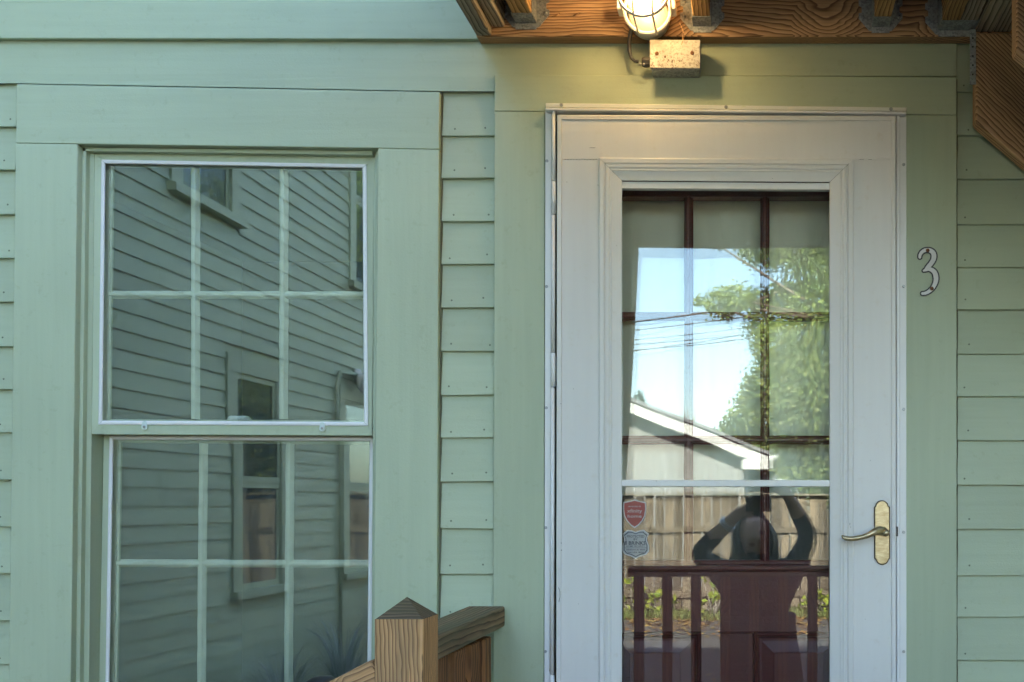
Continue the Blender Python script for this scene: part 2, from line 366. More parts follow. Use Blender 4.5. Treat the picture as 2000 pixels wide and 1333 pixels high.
# structural shell (rooms behind it stay dark)
wxl, wxr, wzt, wzb = X(128), X(752), Z(272), 1.06
dxl, dxr, dzt = X(1072), X(1764), Z(214)
b_('wall', WX, wxl, 0.028, 0.16, 0, 6.2, M['paint_h'], bevel=0); b_('wall', wxl, wxr, 0.028, 0.16, wzt, 6.2, M['paint_h'], bevel=0)
b_('wall', wxl, wxr, 0.028, 0.16, 0, wzb, M['paint_h'], bevel=0); b_('wall', wxr, dxl, 0.028, 0.16, 0, 6.2, M['paint_h'], bevel=0)
b_('wall', dxl, dxr, 0.028, 0.16, dzt, 6.2, M['paint_h'], bevel=0); b_('wall', dxr, 3.2, 0.028, 0.16, 0, 6.2, M['paint_h'], bevel=0)
b_('wall', dxl, dxr, 0.028, 0.16, 0, 0.56, M['paint_h'], bevel=0)
b_('wall', WX - 5, 3.2, 7.4, 7.5, 0, 6.2, M['paint_h'], bevel=0); b_('wall', 3.2, 3.3, 0.03, 7.5, 0, 6.2, M['paint_h'], bevel=0)
b_('wall', WX - 5.1, WX - 5, -9, 7.5, 0, 6.2, M['paint_h'], bevel=0); b_('wall', WX - 5, WX - 0.02, -9.1, -9, 0, 6.2, M['paint_h'], bevel=0)
b_('wall', WX - 0.18, WX - 0.02, -9, 0.16, 0, 6.2, M['paint_wing'], bevel=0)
ry = 3.7; rz = 9.6
mk('roof', [(WX - 5.4, -0.25, 6.15), (3.5, -0.25, 6.15), (3.5, ry, rz), (WX - 5.4, ry, rz), (3.5, 7.8, 6.15), (WX - 5.4, 7.8, 6.15)],
   [(0, 1, 2, 3), (3, 2, 4, 5), (0, 3, 5), (1, 4, 2), (0, 5, 4, 1)], M['roof'], house)
mk('roof', [(WX - 5.4, -9.3, 6.17), (WX + 0.25, -9.3, 6.17), (WX + 0.25, 1, 6.17), (WX - 5.4, 1, 6.17), (WX - 2.5, -9.3, 8.4), (WX - 2.5, 2.5, 8.4)],
   [(0, 4, 5, 3), (4, 1, 2, 5), (0, 1, 4), (3, 5, 2), (0, 3, 2, 1)], M['roof'], house)
# rooms behind the openings
def room(x0, x1, y0, y1, z0, z1):
    v = [(x0, y0, z0), (x1, y0, z0), (x1, y0, z1), (x0, y0, z1), (x0, y1, z0), (x1, y1, z0), (x1, y1, z1), (x0, y1, z1)]
    o = mk('interior_wall', v, [f for i, f in enumerate(BOXF) if i != 0], M['room'], house)
    return o
room(WX + 0.3, X(900), 0.162, 3.6, 0.5, 3.1); room(X(905), 1.6, 0.162, 3.2, 0.53, 2.9)

def clap(x0, x1, z0, z1, y=0.0, mat='paint_h', nails=True, dx=0.0):
    """one clapboard: butt at the bottom proud of the row below."""
    ov = 0.02; th = 0.011; slope = th / (z1 - z0)
    j = random.uniform(-0.0013, 0.0013) * min(1.0, (x1 - x0) * 2 + 0.4); y = y + random.uniform(-0.0014, 0.0014)
    vs = [(x0, y, z0 + j), (x1, y, z0 - j), (x1, y + 0.012, z0 - j), (x0, y + 0.012, z0 + j)]
    yt = y + slope * (z1 - z0 + ov)
    vs += [(x0, yt, z1 + ov), (x1, yt, z1 + ov), (x1, y + 0.024, z1 + ov), (x0, y + 0.024, z1 + ov)]
    lip = 0.0012
    vs += [(x0, y + 0.0003, z0 + j + lip), (x1, y + 0.0003, z0 - j + lip)]
    vs[0] = (x0, y + lip, z0 + j); vs[1] = (x1, y + lip, z0 - j)
    fs = [(0, 1, 9, 8), (8, 9, 5, 4), (3, 2, 1, 0), (4, 5, 6, 7), (7, 6, 2, 3), (0, 8, 4, 7, 3), (1, 2, 6, 5, 9)]; idx = [0] * 7
    if nails:
        spots = [x0 + random.uniform(0.015, 0.03), x1 - random.uniform(0.012, 0.03)]
        if x1 - x0 > 0.8: spots += [x0 + k * 0.41 + random.uniform(-0.05, 0.05) for k in range(1, int((x1 - x0) / 0.41))]
        for xs in spots:
            zs = z0 + random.uniform(0.012, 0.024); ys = y + slope * (zs - z0) - 0.0004; b0 = len(vs)
            vs += [(xs + 0.0024 * math.cos(a), ys, zs + 0.0024 * math.sin(a)) for a in [k * math.pi / 3 for k in range(6)]]
            fs.append(tuple(range(b0, b0 + 6))); idx.append(1)
    return mk('clapboard', vs, fs, [M[mat], M['nail']], house, idx=idx)

colL = [163, 248, 333, 418, 504, 590, 676, 760, 846, 938, 1029, 1121, 1212, 1298]
colM = [180, 265, 348, 432, 516, 601, 686, 772, 855, 941, 1033, 1122, 1214, 1295]
colR = [178, 264, 350, 437, 523, 604, 691, 774, 861, 948, 1034, 1124, 1205, 1290]
def extend(col): return col + [col[-1] + 86 * k for k in range(1, 11)]
for a, b in zip(extend(colL), extend(colL)[1:]):
    e = 32 - 13 * (b - 163) / 1100.0
    if Z(b) > 0.35: clap(WX, X(min(e, 32)), Z(b), Z(a))
for a, b in zip(extend(colM), extend(colM)[1:]):
    if Z(b) > 0.35: clap(X(863.5 - 4 * (b - 180) / 1100.0), X(967), Z(b), Z(a))
for a, b in zip([92] + extend(colR), extend(colR)):
    if Z(b) > 0.35: clap(X(1869.5), 3.2, Z(b), Z(a))
# wide boards over the window, and the courses above
quad('frieze_board', [(-2750 + 1480 - 100, 4), (1950, 4), (1950, 78), (-1370, 73)], -0.012, 0.02, M['paint_h'], house)
mk('drip_edge', [P(-1300, 73, -0.012), P(927, 78, -0.012), P(927, 83, 0.004), P(-1300, 79, 0.004), P(-1300, 73, 0.012), P(927, 78, 0.012), P(927, 83, 0.012), P(-1300, 79, 0.012)], BOXF, M['paint_h'], house)
quad('frieze_board', [(-1300, 74), (1869, 77), (1869, 147), (966, 144), (966, 179), (860, 178.5), (30, 163), (-1300, 161)][0:1] + [(1868.5, 77), (1868.5, 149.2), (-1300, 147)], 0.0, 0.02, M['paint_h'], house, bevel=0.001)
mk('frieze_board', [P(-1300, 146, -0.0005), P(966, 145, -0.0005), P(966, 179, -0.0005), P(862, 178.5, -0.0005), P(500, 171.5, -0.0015), P(200, 166, -0.001), P(30, 163, -0.0005), P(-1300, 163, -0.0005),
                    P(-1300, 146, 0.012), P(966, 145, 0.012), P(966, 179, 0.012), P(862, 178.5, 0.012), P(500, 171.5, 0.012), P(200, 166, 0.012), P(30, 163, 0.012), P(-1300, 163, 0.012)],
   [tuple(range(8)), tuple(range(15, 7, -1))] + [(i, i + 8, (i + 1) % 8 + 8, (i + 1) % 8) for i in range(8)], M['paint_h'], house)
z = Z(4)
while z < 6.1:
    clap(WX, 3.2, z, z + 0.104); z += 0.104
# corner of the wing
box('corner_board', WX - 0.02, WX + 0.02, -0.09, 0.0, 0.2, 6.15, M['paint_v'], house)
# door surround
quad('casing', [(966, 146), (1868.5, 151), (1868.5, 224.5), (966, 217)], -0.012, 0.02, M['paint_h'], house, bevel=0.0012)
quad('casing', [(966, 217.8), (1064, 218.5), (1061, 1930), (961, 1930)], -0.012, 0.02, M['paint_v'], house, bevel=0.0012)
quad('casing', [(1769, 225), (1868.5, 225.3), (1869, 1930), (1769, 1930)], -0.012, 0.02, M['paint_v'], house, bevel=0.0012)
def rough_strip(name, u0, u1, v0, v1, y, w, mat, n=40):       # uneven bead of old caulk
    vs, fs = [], []
    for i in range(n + 1):
        v = v0 + (v1 - v0) * i / n; u = u0 + (u1 - u0) * i / n; a = random.uniform(-0.5, 0.5); bwid = w + random.uniform(-0.7, 0.9)
        vs += [P(u + a * 0.4 - 0.4, v, y + 0.01), P(u + 0.3 * a + bwid * 0.5, v, y - random.uniform(0.0005, 0.002)), P(u + bwid, v, y + 0.01)]
    for i in range(n):
        for k in range(2): fs.append((3 * i + k, 3 * i + k + 1, 3 * i + k + 4, 3 * i + k + 3))
    return mk(name, vs, fs, mat, house, smooth=True)
rough_strip('caulk_bead', 859, 855, 182, 1480, 0.001, 6, M['caulk'])
rough_strip('caulk_bead', 1868.7, 1869, 155, 1480, -0.002, 2.0, M['caulk'])

# ------------------------------------------------------------------ sash window
win = node('window', house, P(440, 1490, 0))
def w_(name, pts, yf, yb, mat='paint_v', bevel=0.0014, seg=1): return quad(name, pts, yf, yb, M[mat], win, bevel, seg)
YC = -0.012
w_('casing', [(32, 164.5), (858.5, 180), (857.5, 291.5), (30.5, 279.5)], YC, 0.02, 'paint_h')
w_('casing', [(30.3, 280.3), (151, 282), (136, 1480), (15, 1480)], YC, 0.02)
w_('casing', [(738, 290.3), (857.3, 292.3), (852, 1480), (727, 1480)], YC, 0.02)
w_('sill', [(-5, 1478), (880, 1478), (880, 1512), (-5, 1512)], -0.045, 0.05, 'paint_h', 0.003)
# stepped stops: outer lip y=+0.008, frame y=+0.0225
S1, S2 = 0.0065, 0.0205
w_('stop', [(157, 288), (727, 295), (727, 303), (157, 295)], S1, 0.06, 'paint_h', 0.0008)
w_('stop', [(130, 283), (168, 283), (154, 1480), (120, 1480)], S1, 0.06, 'paint_v', 0.0008)
w_('stop', [(734, 292), (758, 292), (748, 1480), (723.5, 1480)], S1, 0.06, 'paint_v', 0.0008)
w_('jamb_track', [(150, 300), (184.2, 300), (172, 1480), (140, 1480)], S2, 0.09, 'paint_v', 0.0008)
w_('jamb_track', [(730.8, 302), (752, 302), (745, 1480), (724.5, 1480)], S2, 0.09, 'paint_v', 0.0008)
w_('head_jamb', [(150, 280), (752, 287), (752, 304), (150, 300)], S2 + 0.0035, 0.09, 'paint_h', 0.0008)
# a sash: q outer corners (TL TR BR BL), white strip, muntins behind the clip-on panel
def sash(q, strip, y, vu, hv, top_lip):
    """q: frame outer quad px at y; strip: outer quad of the white edge; glass inside it."""
    qs = loop_q(q, y); st = loop_q(strip, y); wpx = 8.0
    mitre_frame('sash_rail', [loop_q(q, y + 0.03), qs, st, loop_q(strip, y + 0.03)], M['paint_v'], win, 0.0002)
    si = [(strip[0][0] + wpx, strip[0][1] + wpx), (strip[1][0] - wpx, strip[1][1] + wpx), (strip[2][0] - wpx, strip[2][1] - wpx), (strip[3][0] + wpx, strip[3][1] - wpx)]
    mid = [((a[0] + b[0]) / 2, (a[1] + b[1]) / 2) for a, b in zip(strip, si)]
    def inset(k, yy):  # points of the strip loop moved inwards
        return [P(a[0] + (b[0] - a[0]) * k, a[1] + (b[1] - a[1]) * k, yy) for a, b in zip(strip, si)]
    mitre_frame('panel_edge', [inset(0.02, y + 0.012), inset(0.02, y - 0.002), inset(0.3, y - 0.0035), inset(0.75, y - 0.0035), inset(1.0, y - 0.001), inset(1.0, y + 0.012)], M['white_metal'], win, 0.0005)
    yg = y + 0.006
    quad('storm_pane', si, yg, yg + 0.003, M['glass_panel'], win, 0)
    # sash wood behind the panel (stile, rails) and muntins
    ym = yg + 0.008; ins = 15
    inner = [(si[0][0] + 18, si[0][1] + 7), (si[1][0] + 2, si[1][1] + 7), (si[2][0] + 2, si[2][1] - 3), (si[3][0] + 18, si[3][1] - 3)]
    def grow(q_, du, dv): return [(q_[0][0] - du, q_[0][1] - dv), (q_[1][0] + du, q_[1][1] - dv), (q_[2][0] + du, q_[2][1] + dv), (q_[3][0] - du, q_[3][1] + dv)]
    o_ = grow(inner, 30, 14)
    mitre_frame('inner_sash', [loop_q(o_, ym + 0.02), loop_q(o_, ym), loop_q(grow(inner, 9, 4), ym), loop_q(grow(inner, 8, 3.4), ym + 0.002), loop_q(grow(inner, 3, 1.5), ym + 0.003), loop_q(inner, ym + 0.009), loop_q(inner, ym + 0.02)], M['paint_v'], win, 0.0001)
    def lerp(u):  # u in 0..1 across the inner opening
        return (inner[0][0] + (inner[1][0] - inner[0][0]) * u, inner[3][0] + (inner[2][0] - inner[3][0]) * u)
    tv, bv = inner[0][1], inner[3][1]
    def bar(name, a, b, hw):  # ridge-profiled muntin between two wall points with uneven paint lines
        a, b = Vector(a), Vector(b); d = (b - a).normalized(); s = d.cross(Vector((0, 1, 0))).normalized()
        prof = [(-hw, 0.012), (-hw, 0.009), (-hw * 0.55, 0.004), (-hw * 0.45, 0.0012), (-hw * 0.2, 0.0), (hw * 0.2, 0.0), (hw * 0.45, 0.0012), (hw * 0.55, 0.004), (hw, 0.009), (hw, 0.012)]
        n = 26; vs, fs = [], []
        for i in range(n + 1):
            p = a + (b - a) * (i / n)
            for j, (w, h) in enumerate(prof):
                e = (random.uniform(-0.0011, 0.0007) * (1 if j > 4 else -1)) if j in (0, 1, 8, 9) else 0
                vs.append(p + s * (w + e) + Vector((0, h, 0)))
        k = len(prof)
        for i in range(n):
            for j in range(k - 1): fs.append((i * k + j, i * k + j + 1, (i + 1) * k + j + 1, (i + 1) * k + j))
        return mk(name, vs, fs, M['paint_muntin'], win)
    for (u0, u1) in vu: bar('muntin', P(u0, tv, ym), P(u1, bv, ym), 0.0104)
    for v in hv: bar('muntin', P(inner[0][0] - 16, v, ym + 0.0004), P(inner[1][0] + 4, v + 1, ym + 0.0004), 0.0094)
    # panes between the muntins
    us = [(inner[0][0], inner[3][0])] + list(vu) + [(inner[1][0], inner[2][0])]; vs_ = [tv] + list(hv) + [bv]
    for i in range(3):
        for j in range(len(vs_) - 1):
            (a0, a1), (c0, c1) = us[i], us[i + 1]; f = lambda p0, p1, v: p0 + (p1 - p0) * (v - tv) / (bv - tv)
            q_ = [(f(a0, a1, vs_[j]) + 5, vs_[j] + 5), (f(c0, c1, vs_[j]) - 5, vs_[j] + 5), (f(c0, c1, vs_[j + 1]) - 5, vs_[j + 1] - 5), (f(a0, a1, vs_[j + 1]) + 5, vs_[j + 1] - 5)]
            quad('pane', [(x + (-6 if k in (0, 3) else 6), y_ + (-6 if k < 2 else 6)) for k, (x, y_) in enumerate(q_)], ym + 0.0105, ym + 0.013, M['glass_sash'], win, 0)
YU = S2 + 0.002
sash([(185.2, 301), (731, 304), (726.5, 851), (179.5, 848.5)], [(198, 312), (716, 321), (719, 832.5), (192, 830)], YU, [(377.5, 377), (551, 550)], [574.5], True)
YL = YU + 0.036
sash([(203, 836), (741, 838), (731, 1478), (191, 1478)], [(213.5, 851), (730, 854), (724, 1450), (204, 1450)], YL, [(393, 388), (563, 559)], [1101, 1353], True)
# clips and the sash lock
for u, v in ((281.5, 832), (629, 835)):
    n = 14; out = []
    for k in range(n + 1):
        a = math.pi * (1.12 - 1.24 * k / n) + math.pi; out.append((u + 6.2 * math.cos(a), v + 3 - 6.2 * math.sin(a)))
    out = [(u + 2.8, v - 10), (u - 2.8, v - 10)] + [(u - 6.0 * math.cos(math.pi * k / n), v + 2 + 6.0 * math.sin(math.pi * k / n)) for k in range(n + 1)]
    prism('turn_clip', [P(a, b, YU - 0.006) for a, b in out], (0, 0.0035, 0), M['clear_plastic'], win, 0.0006)
    screw(u, v + 2, YU - 0.006, win, 0.003)
quad('sash_lock', [(446, 812), (480, 812), (487, 822), (441, 822)], YU + 0.03, YU + 0.05, M['clear_plastic'], win, 0.003)

# ------------------------------------------------------------------ storm door
sd = node('storm_door', house, P(1420, 1900, 0))
def s_(name, pts, yf, yb, mat='white', bevel=0.0014, seg=1): return quad(name, pts, yf, yb, M[mat], sd, bevel, seg)
# Z-bar frame
s_('frame_flange', [(1065.5, 201.5), (1771, 210), (1771, 218), (1065.5, 210)], -0.0175, -0.011, 'flange', 0.0012)
s_('drip_cap', [(1064.5, 210.5), (1770.5, 218.3), (1770.5, 223.5), (1064.5, 215.5)], -0.036, -0.010, 'white_metal', 0.0016)
s_('frame_flange', [(1065, 216.5), (1077.5, 216.5), (1073, 1900), (1062, 1900)], -0.0165, -0.011, 'white_metal', 0.001)
s_('frame_flange', [(1757, 225), (1770.5, 225), (1770.5, 1900), (1757.5, 1900)], -0.0165, -0.011, 'white_metal', 0.001)
s_('jamb', [(1750.5, 224), (1757.5, 224), (1758, 1900), (1752, 1900)], -0.026, 0.02, 'white_metal', 0.0012)
s_('jamb', [(1075, 224), (1082, 224), (1079, 1900), (1073, 1900)], -0.012, 0.02, 'white_metal', 0.001)
# hinge tube in segments
segs = [(215, 353, 0), (355.5, 418.5, 1), (421, 688, 0), (690.5, 755.5, 1), (758, 1317, 0), (1319.5, 1384, 1), (1386.5, 1900, 0)]
for v0, v1, k in segs:
    u0 = 1081.5 - 3.5 * (v0 - 215) / 1100 + (0.6 if k else 0); u1 = 1081.5 - 3.5 * (v1 - 215) / 1100 + (0.6 if k else 0)
    tube('hinge', [P(u0, v0, -0.027), P(u1, v1, -0.027)], 0.0052 if k else 0.0046, M['white_metal'], sd, 12)
for v in (315, 560, 797, 1031, 1273, 1500): screw(1068.2 - 3 * (v - 300) / 1000, v, -0.0165, sd)
for v in (322, 560, 800, 1040, 1273, 1500): screw(1765, v, -0.0165, sd)
for u, v in ((1096.5, 205.6), (1418, 209.6), (1740, 213.6)): screw(u, v, -0.0175, sd, 0.0042)
# leaf: stiles and rails as one mitre-less slab border with edge bead
YS = -0.031
def ring_slab(name, u0, v0, u1, v1, iu0, iv0, iu1, iv1):
    s_(name, [(u0, v0), (u1, v0), (u1, iv0 - 0.15), (u0, iv0 - 0.15)], YS, YS + 0.03, 'white', 0.0008)
    s_(name, [(u0, iv0), (iu0, iv0), (iu0, v1), (u0 - 3, v1)], YS, YS + 0.03, 'white', 0.0008)
    s_(name, [(iu1, iv0), (u1, iv0), (u1 + 1.5, v1), (iu1, v1)], YS, YS + 0.03, 'white', 0.0008)
    s_(name, [(iu0, iv1), (iu1, iv1), (iu1, v1), (iu0, v1)], YS, YS + 0.03, 'white', 0.0008)
ring_slab('door_leaf', 1088.5, 226, 1749, 1890, 1171, 311.5, 1666, 1740)
# edge bead round the leaf
def ql(du, y):
    return [P(1088.6 + du, 225.0 + du, y), P(1749.0 - du, 227.8 + du, y), P(1750.4 - du, 1890 - du, y), P(1085.8 + du, 1890 - du, y)]
mitre_frame('edge_bead', [ql(-0.4, YS + 0.02), ql(-0.4, YS - 0.0018), ql(1.2, YS - 0.003), ql(8.0, YS - 0.003), ql(8.8, YS - 0.0006), ql(9.2, YS + 0.004)], M['white'], sd, 0.0003)
# stepped glazing moulding
def gl(k, y): return [P(1169.5 + k, 308 + k, y), P(1667.5 - k * 1.04, 311 + k, y), P(1667.5 - k * 1.04, 1744 - k, y), P(1169.5 + k, 1744 - k, y)]
mitre_frame('glazing_moulding', [gl(0, YS + 0.004), gl(0.4, YS - 0.005), gl(2.5, YS - 0.0065), gl(10, YS - 0.0065), gl(11.3, YS - 0.003), gl(13.6, YS - 0.003), gl(14.2, YS - 0.007),
                                 gl(18.4, YS - 0.007), gl(21.5, YS - 0.0052), gl(25, YS - 0.0058), gl(25.8, YS - 0.0035), gl(44.5, YS + 0.0005), gl(45.6, YS + 0.003), gl(45.6, YS + 0.014)], M['white'], sd, 0.00035)
YG = YS + 0.012
s_('sash_edge', [(1213, 355), (1623, 358), (1623, 371), (1213, 368.5)], YS + 0.004, YG + 0.008, 'white_metal', 0.001)
s_('sash_bar', [(1213, 937.5), (1623, 938), (1623, 951), (1213, 950.5)], YS + 0.002, YG + 0.01, 'white_metal', 0.0016)
s_('storm_pane', [(1211, 366), (1626, 366), (1626, 944), (1211, 944)], YG, YG + 0.003, 'glass_storm', 0)
s_('storm_pane', [(1211, 946), (1626, 946), (1626, 1742), (1211, 1742)], YG + 0.0045, YG + 0.0075, 'glass_storm', 0)
# scuffs, chips and hairline cracks in the white skin
M['scuff'] = NT('scuff_grime').base((0.13, 0.115, 0.09), 0.8)
rs = random.Random(5)
marks = [(1104 + k * 5.5, 311.8 + rs.uniform(-0.7, 0.7), 4.6, 0.8) for k in range(12)] + [(1157, 289, 15, 0.9), (1683, 311.5, 12, 0.6), (1700, 312, 9, 0.5), (1095.5, 789, 1.6, 2.4), (1120, 760, 1.8, 1.8), (1096, 1061, 1.6, 3.4), (1096.5, 1075, 1.6, 3.0), (1107, 356, 1.6, 1.5), (1168, 362, 1.5, 2.5),
         (1660, 1024, 1.2, 5), (1661.5, 1030, 1.4, 2.5), (1505, 344, 2, 1.5), (1509, 349, 1.6, 1.6), (1282, 940, 1.6, 1.6), (1301, 941, 1.2, 1.2), (1204, 480, 1.4, 1.4), (1650, 780, 1.0, 3), (1700, 900, 1.5, 1.2), (1130, 1180, 1.4, 1.4), (1690, 1210, 2.0, 0.8)]
for (u, v, w, h) in marks:
    a_ = [(u + (w / 2) * math.cos(k * math.pi / 3) * rs.uniform(0.7, 1.2), v + (h / 2) * math.sin(k * math.pi / 3) * rs.uniform(0.7, 1.2)) for k in range(6)]
    on_bead = u < 1098; in_mould = 1169 < u < 1667
    yy = YS - 0.0032 if on_bead else (YS - 0.0068 if in_mould and (v < 322 or u > 1650) else (YS - 0.0008 if in_mould and v < 360 else (YS + 0.0016 if in_mould and v > 900 else (YS - 0.0006 if not in_mould else YS - 0.0022))))
    prism('scuff', [P(p, q, yy) for p, q in a_], (0, 0.0005, 0), M['scuff'], sd)
tube('scratch', [P(1091, 1148, YS - 0.0033), P(1093.6, 1156, YS - 0.0033), P(1093.8, 1166, YS - 0.0033), P(1091.5, 1176, YS - 0.0033)], 0.0006, M['scuff'], sd, 5)
# handle
HP = []
def arc(cx, cy, r, a0, a1, n=10): return [(cx + r * math.cos(R(a0 + (a1 - a0) * k / n)), cy - r * math.sin(R(a0 + (a1 - a0) * k / n))) for k in range(n + 1)]
plate = [(1709, 992), (1711.5, 989.5)] + arc(1722.5, 990.5, 11.2, 165, 15) + [(1733.5, 989.5), (1736.5, 992), (1737, 1090), (1734.5, 1092.5)] + arc(1723.5, 1091, 11.2, -15, -165) + [(1712, 1092.5), (1709.5, 1090)]
prism('handle_back_plate', [P(1722.8 + (u - 1722.8) * 1.13, 1040.5 + (v - 1040.5) * 1.03, YS - 0.004) for u, v in plate], (0, 0.0035, 0), M['brass_dark'], sd, 0.0008)
prism('handle_plate', [P(u, v, YS - 0.010) for u, v in plate], (0, 0.006, 0), M['brass'], sd, 0.0022, seg=2)
def lever():
    ctr = [(1731, 1041), (1726, 1038), (1719, 1036.5), (1711, 1038), (1703, 1042), (1694, 1046.5), (1684, 1049.5), (1673, 1051.8), (1662, 1053), (1653, 1052.2), (1647, 1049.5), (1644.5, 1046)]
    hw = [6.5, 8.6, 8.6, 7.2, 6.0, 5.3, 4.9, 4.8, 4.9, 4.7, 3.8, 2.0]; dep = [-0.012, -0.020, -0.028, -0.034, -0.037, -0.038, -0.038, -0.038, -0.038, -0.038, -0.038, -0.038]
    bm = bmesh.new(); rings = []
    for i, (u, v) in enumerate(ctr):
        a = ctr[max(i - 1, 0)]; b = ctr[min(i + 1, len(ctr) - 1)]; d = Vector((b[0] - a[0], b[1] - a[1])).normalized(); nrm = Vector((-d.y, d.x))
        ring = []
        for k in range(12):
            an = 2 * math.pi * k / 12; w = hw[i] * math.cos(an); h = 0.0062 * math.sin(an) * (0.55 + 0.45 * hw[i] / 8)
            p = P(u + nrm.x * w, v + nrm.y * w, YS + dep[i]); ring.append(bm.verts.new(p + Vector((0, h, 0))))
        rings.append(ring)
    for a, b in zip(rings, rings[1:]):
        for k in range(12): bm.faces.new((a[k], a[(k + 1) % 12], b[(k + 1) % 12], b[k]))
    bm.faces.new(rings[0]); bm.faces.new(rings[-1][::-1])
    mw = centre_bm(bm); return finish(bm, 'lever', M['brass'], sd, mw, True)
lever()
lathe('lever_hub', [(0.0085, 0), (0.0085, 0.014), (0.007, 0.018), (0, 0.019)], P(1729, 1041, YS - 0.009), (0, -1, 0), M['brass'], sd, 16)
s_('latch', [(1750, 1029), (1754, 1029), (1754, 1048), (1750, 1048)], -0.028, -0.01, 'black', 0.0006)

# ------------------------------------------------------------------ entry door behind the storm door
ED = 0.052
ed = node('entry_door', house, P(1420, 1880, ED))
def e_(name, pts, yf, yb, mat='maroon', bevel=0.0025, seg=1): return quad(name, pts, yf, yb, M[mat], ed, bevel, seg)
e_('door_stile', [(1100, 250), (1190, 250), (1190, 1868), (1100, 1868)], ED, ED + 0.04)
e_('door_stile', [(1648, 250), (1738, 250), (1738, 1868), (1648, 1868)], ED, ED + 0.04)
e_('top_rail', [(1190.3, 280), (1647.7, 280), (1647.7, 384), (1190.3, 384)], ED, ED + 0.04)
e_('lock_rail', [(1190.3, 1116), (1647.7, 1116), (1647.7, 1236), (1190.3, 1236)], ED, ED + 0.04)
e_('glazing_bead', [(1190.3, 1095), (1647.7, 1095), (1647.7, 1105), (1190.3, 1105)], ED + 0.004, ED + 0.04, 'maroon', 0.003)
e_('glazing_bead', [(1190.3, 1105.3), (1647.7, 1105.3), (1647.7, 1115.7), (1190.3, 1115.7)], ED - 0.006, ED + 0.04, 'maroon', 0.004)
def dbar(name, a, b, hw, dy):
    a, b = Vector(a), Vector(b); d = (b - a).normalized(); s = d.cross(Vector((0, 1, 0))).normalized()
    prof = [(-hw, 0.022), (-hw, 0.012), (-hw * 0.6, 0.008), (-hw * 0.5, 0.002), (-hw * 0.2, 0), (hw * 0.2, 0), (hw * 0.5, 0.002), (hw * 0.6, 0.008), (hw, 0.012), (hw, 0.022)]
    vs = []; fs = []; n = 20; k = len(prof)
    for i in range(n + 1):
        p = a + (b - a) * (i / n)
        vs += [p + s * (w + ((random.uniform(-0.001, 0.0005) * (1 if j > 4 else -1)) if j in (0, 1, 8, 9) else 0)) + Vector((0, h + dy, 0)) for j, (w, h) in enumerate(prof)]
    for i in range(n):
        for j in range(k - 1): fs.append((i * k + j, i * k + j + 1, (i + 1) * k + j + 1, (i + 1) * k + j))
    return mk(name, vs, fs, M['maroon'], ed)
for u in (1344, 1494): dbar('muntin', P(u, 384, ED), P(u, 1096, ED), 0.0112, 0.004)
for v in (616, 859): dbar('muntin', P(1190, v, ED), P(1648, v, ED), 0.0108, 0.0045)
us = [1190, 1344, 1494, 1648]; vs_ = [384, 616, 859, 1096]
for i in range(3):
    for j in range(3):
        e_('pane', [(us[i] + 2, vs_[j] + 2), (us[i + 1] - 2, vs_[j] + 2), (us[i + 1] - 2, vs_[j + 1] - 2), (us[i] + 2, vs_[j + 1] - 2)], ED + 0.020, ED + 0.0235, 'glass_door', 0)
e_('mullion', [(1368, 1236.3), (1472, 1236.3), (1472, 1868), (1368, 1868)], ED, ED + 0.04)
e_('bottom_rail', [(1190.3, 1790), (1367.7, 1790), (1367.7, 1868), (1190.3, 1868)], ED, ED + 0.04); e_('bottom_rail', [(1472.3, 1790), (1647.7, 1790), (1647.7, 1868), (1472.3, 1868)], ED, ED + 0.04)
for u0, u1 in ((1190.5, 1367.5), (1472.5, 1647.5)):
    def pl(k, y): return [P(u0 + k, 1236.5 + k, y), P(u1 - k, 1236.5 + k, y), P(u1 - k, 1789.5 - k, y), P(u0 + k, 1789.5 - k, y)]
    mitre_frame('panel_moulding', [pl(0, ED + 0.03), pl(0, ED + 0.001), pl(2.5, ED - 0.003), pl(6, ED + 0.001), pl(9, ED + 0.012), pl(12, ED + 0.014), pl(12, ED + 0.03)], M['maroon'], ed, 0.0001)
    lp = [pl(11, ED + 0.014), pl(16, ED + 0.014), pl(38, ED + 0.004), pl(40, ED + 0.002)]
    v = [p for l_ in lp for p in l_]; f = [(4 * i + k, 4 * i + (k + 1) % 4, 4 * i + 4 + (k + 1) % 4, 4 * i + 4 + k) for i in range(3) for k in range(4)] + [(12, 13, 14, 15)]
    mk('panel', v, f, M['maroon'], ed)
# curtain hung inside the entry door
def drape(name, x0, x1, z0, z1, y, amp, folds, mat, parent=None, axis='y', seed=0):
    n = 120; m = 10; vs = []; fs = []; rr = random.Random(seed)
    ph = [rr.uniform(0, 6.28) for _ in range(4)]
    for j in range(m + 1):
        t = j / m
        for i in range(n + 1):
            s = i / n; off = amp * (math.sin(2 * math.pi * folds * s + ph[0] + 0.6 * math.sin(3 * t + ph[2])) * (0.5 + 0.5 * t) + 0.5 * math.sin(2 * math.pi * folds * 2.3 * s + ph[1]) * t)
            xx = x0 + (x1 - x0) * s; zz = z1 + (z0 - z1) * t
            vs.append((xx, y + off, zz) if axis == 'y' else (y + off, xx, zz))
    for j in range(m):
        for i in range(n): a = j * (n + 1) + i; fs.append((a, a + 1, a + n + 2, a + n + 1))
    return mk(name, vs, fs, mat, parent, smooth=True)
tag(drape('curtain', X(1185, 0.1), X(1655, 0.1), Z(968, 0.1), Z(370, 0.1), 0.118, 0.006, 5, M['curtain'], None, 'y', 3), 'pale sage curtain hanging behind the upper panes of the maroon door', 'curtain')
M['cafe'] = curtain_mat('dim_cafe_curtain', (0.10, 0.095, 0.085))  # added sheet behind the lowest panes, keeps the unlit interior from going black
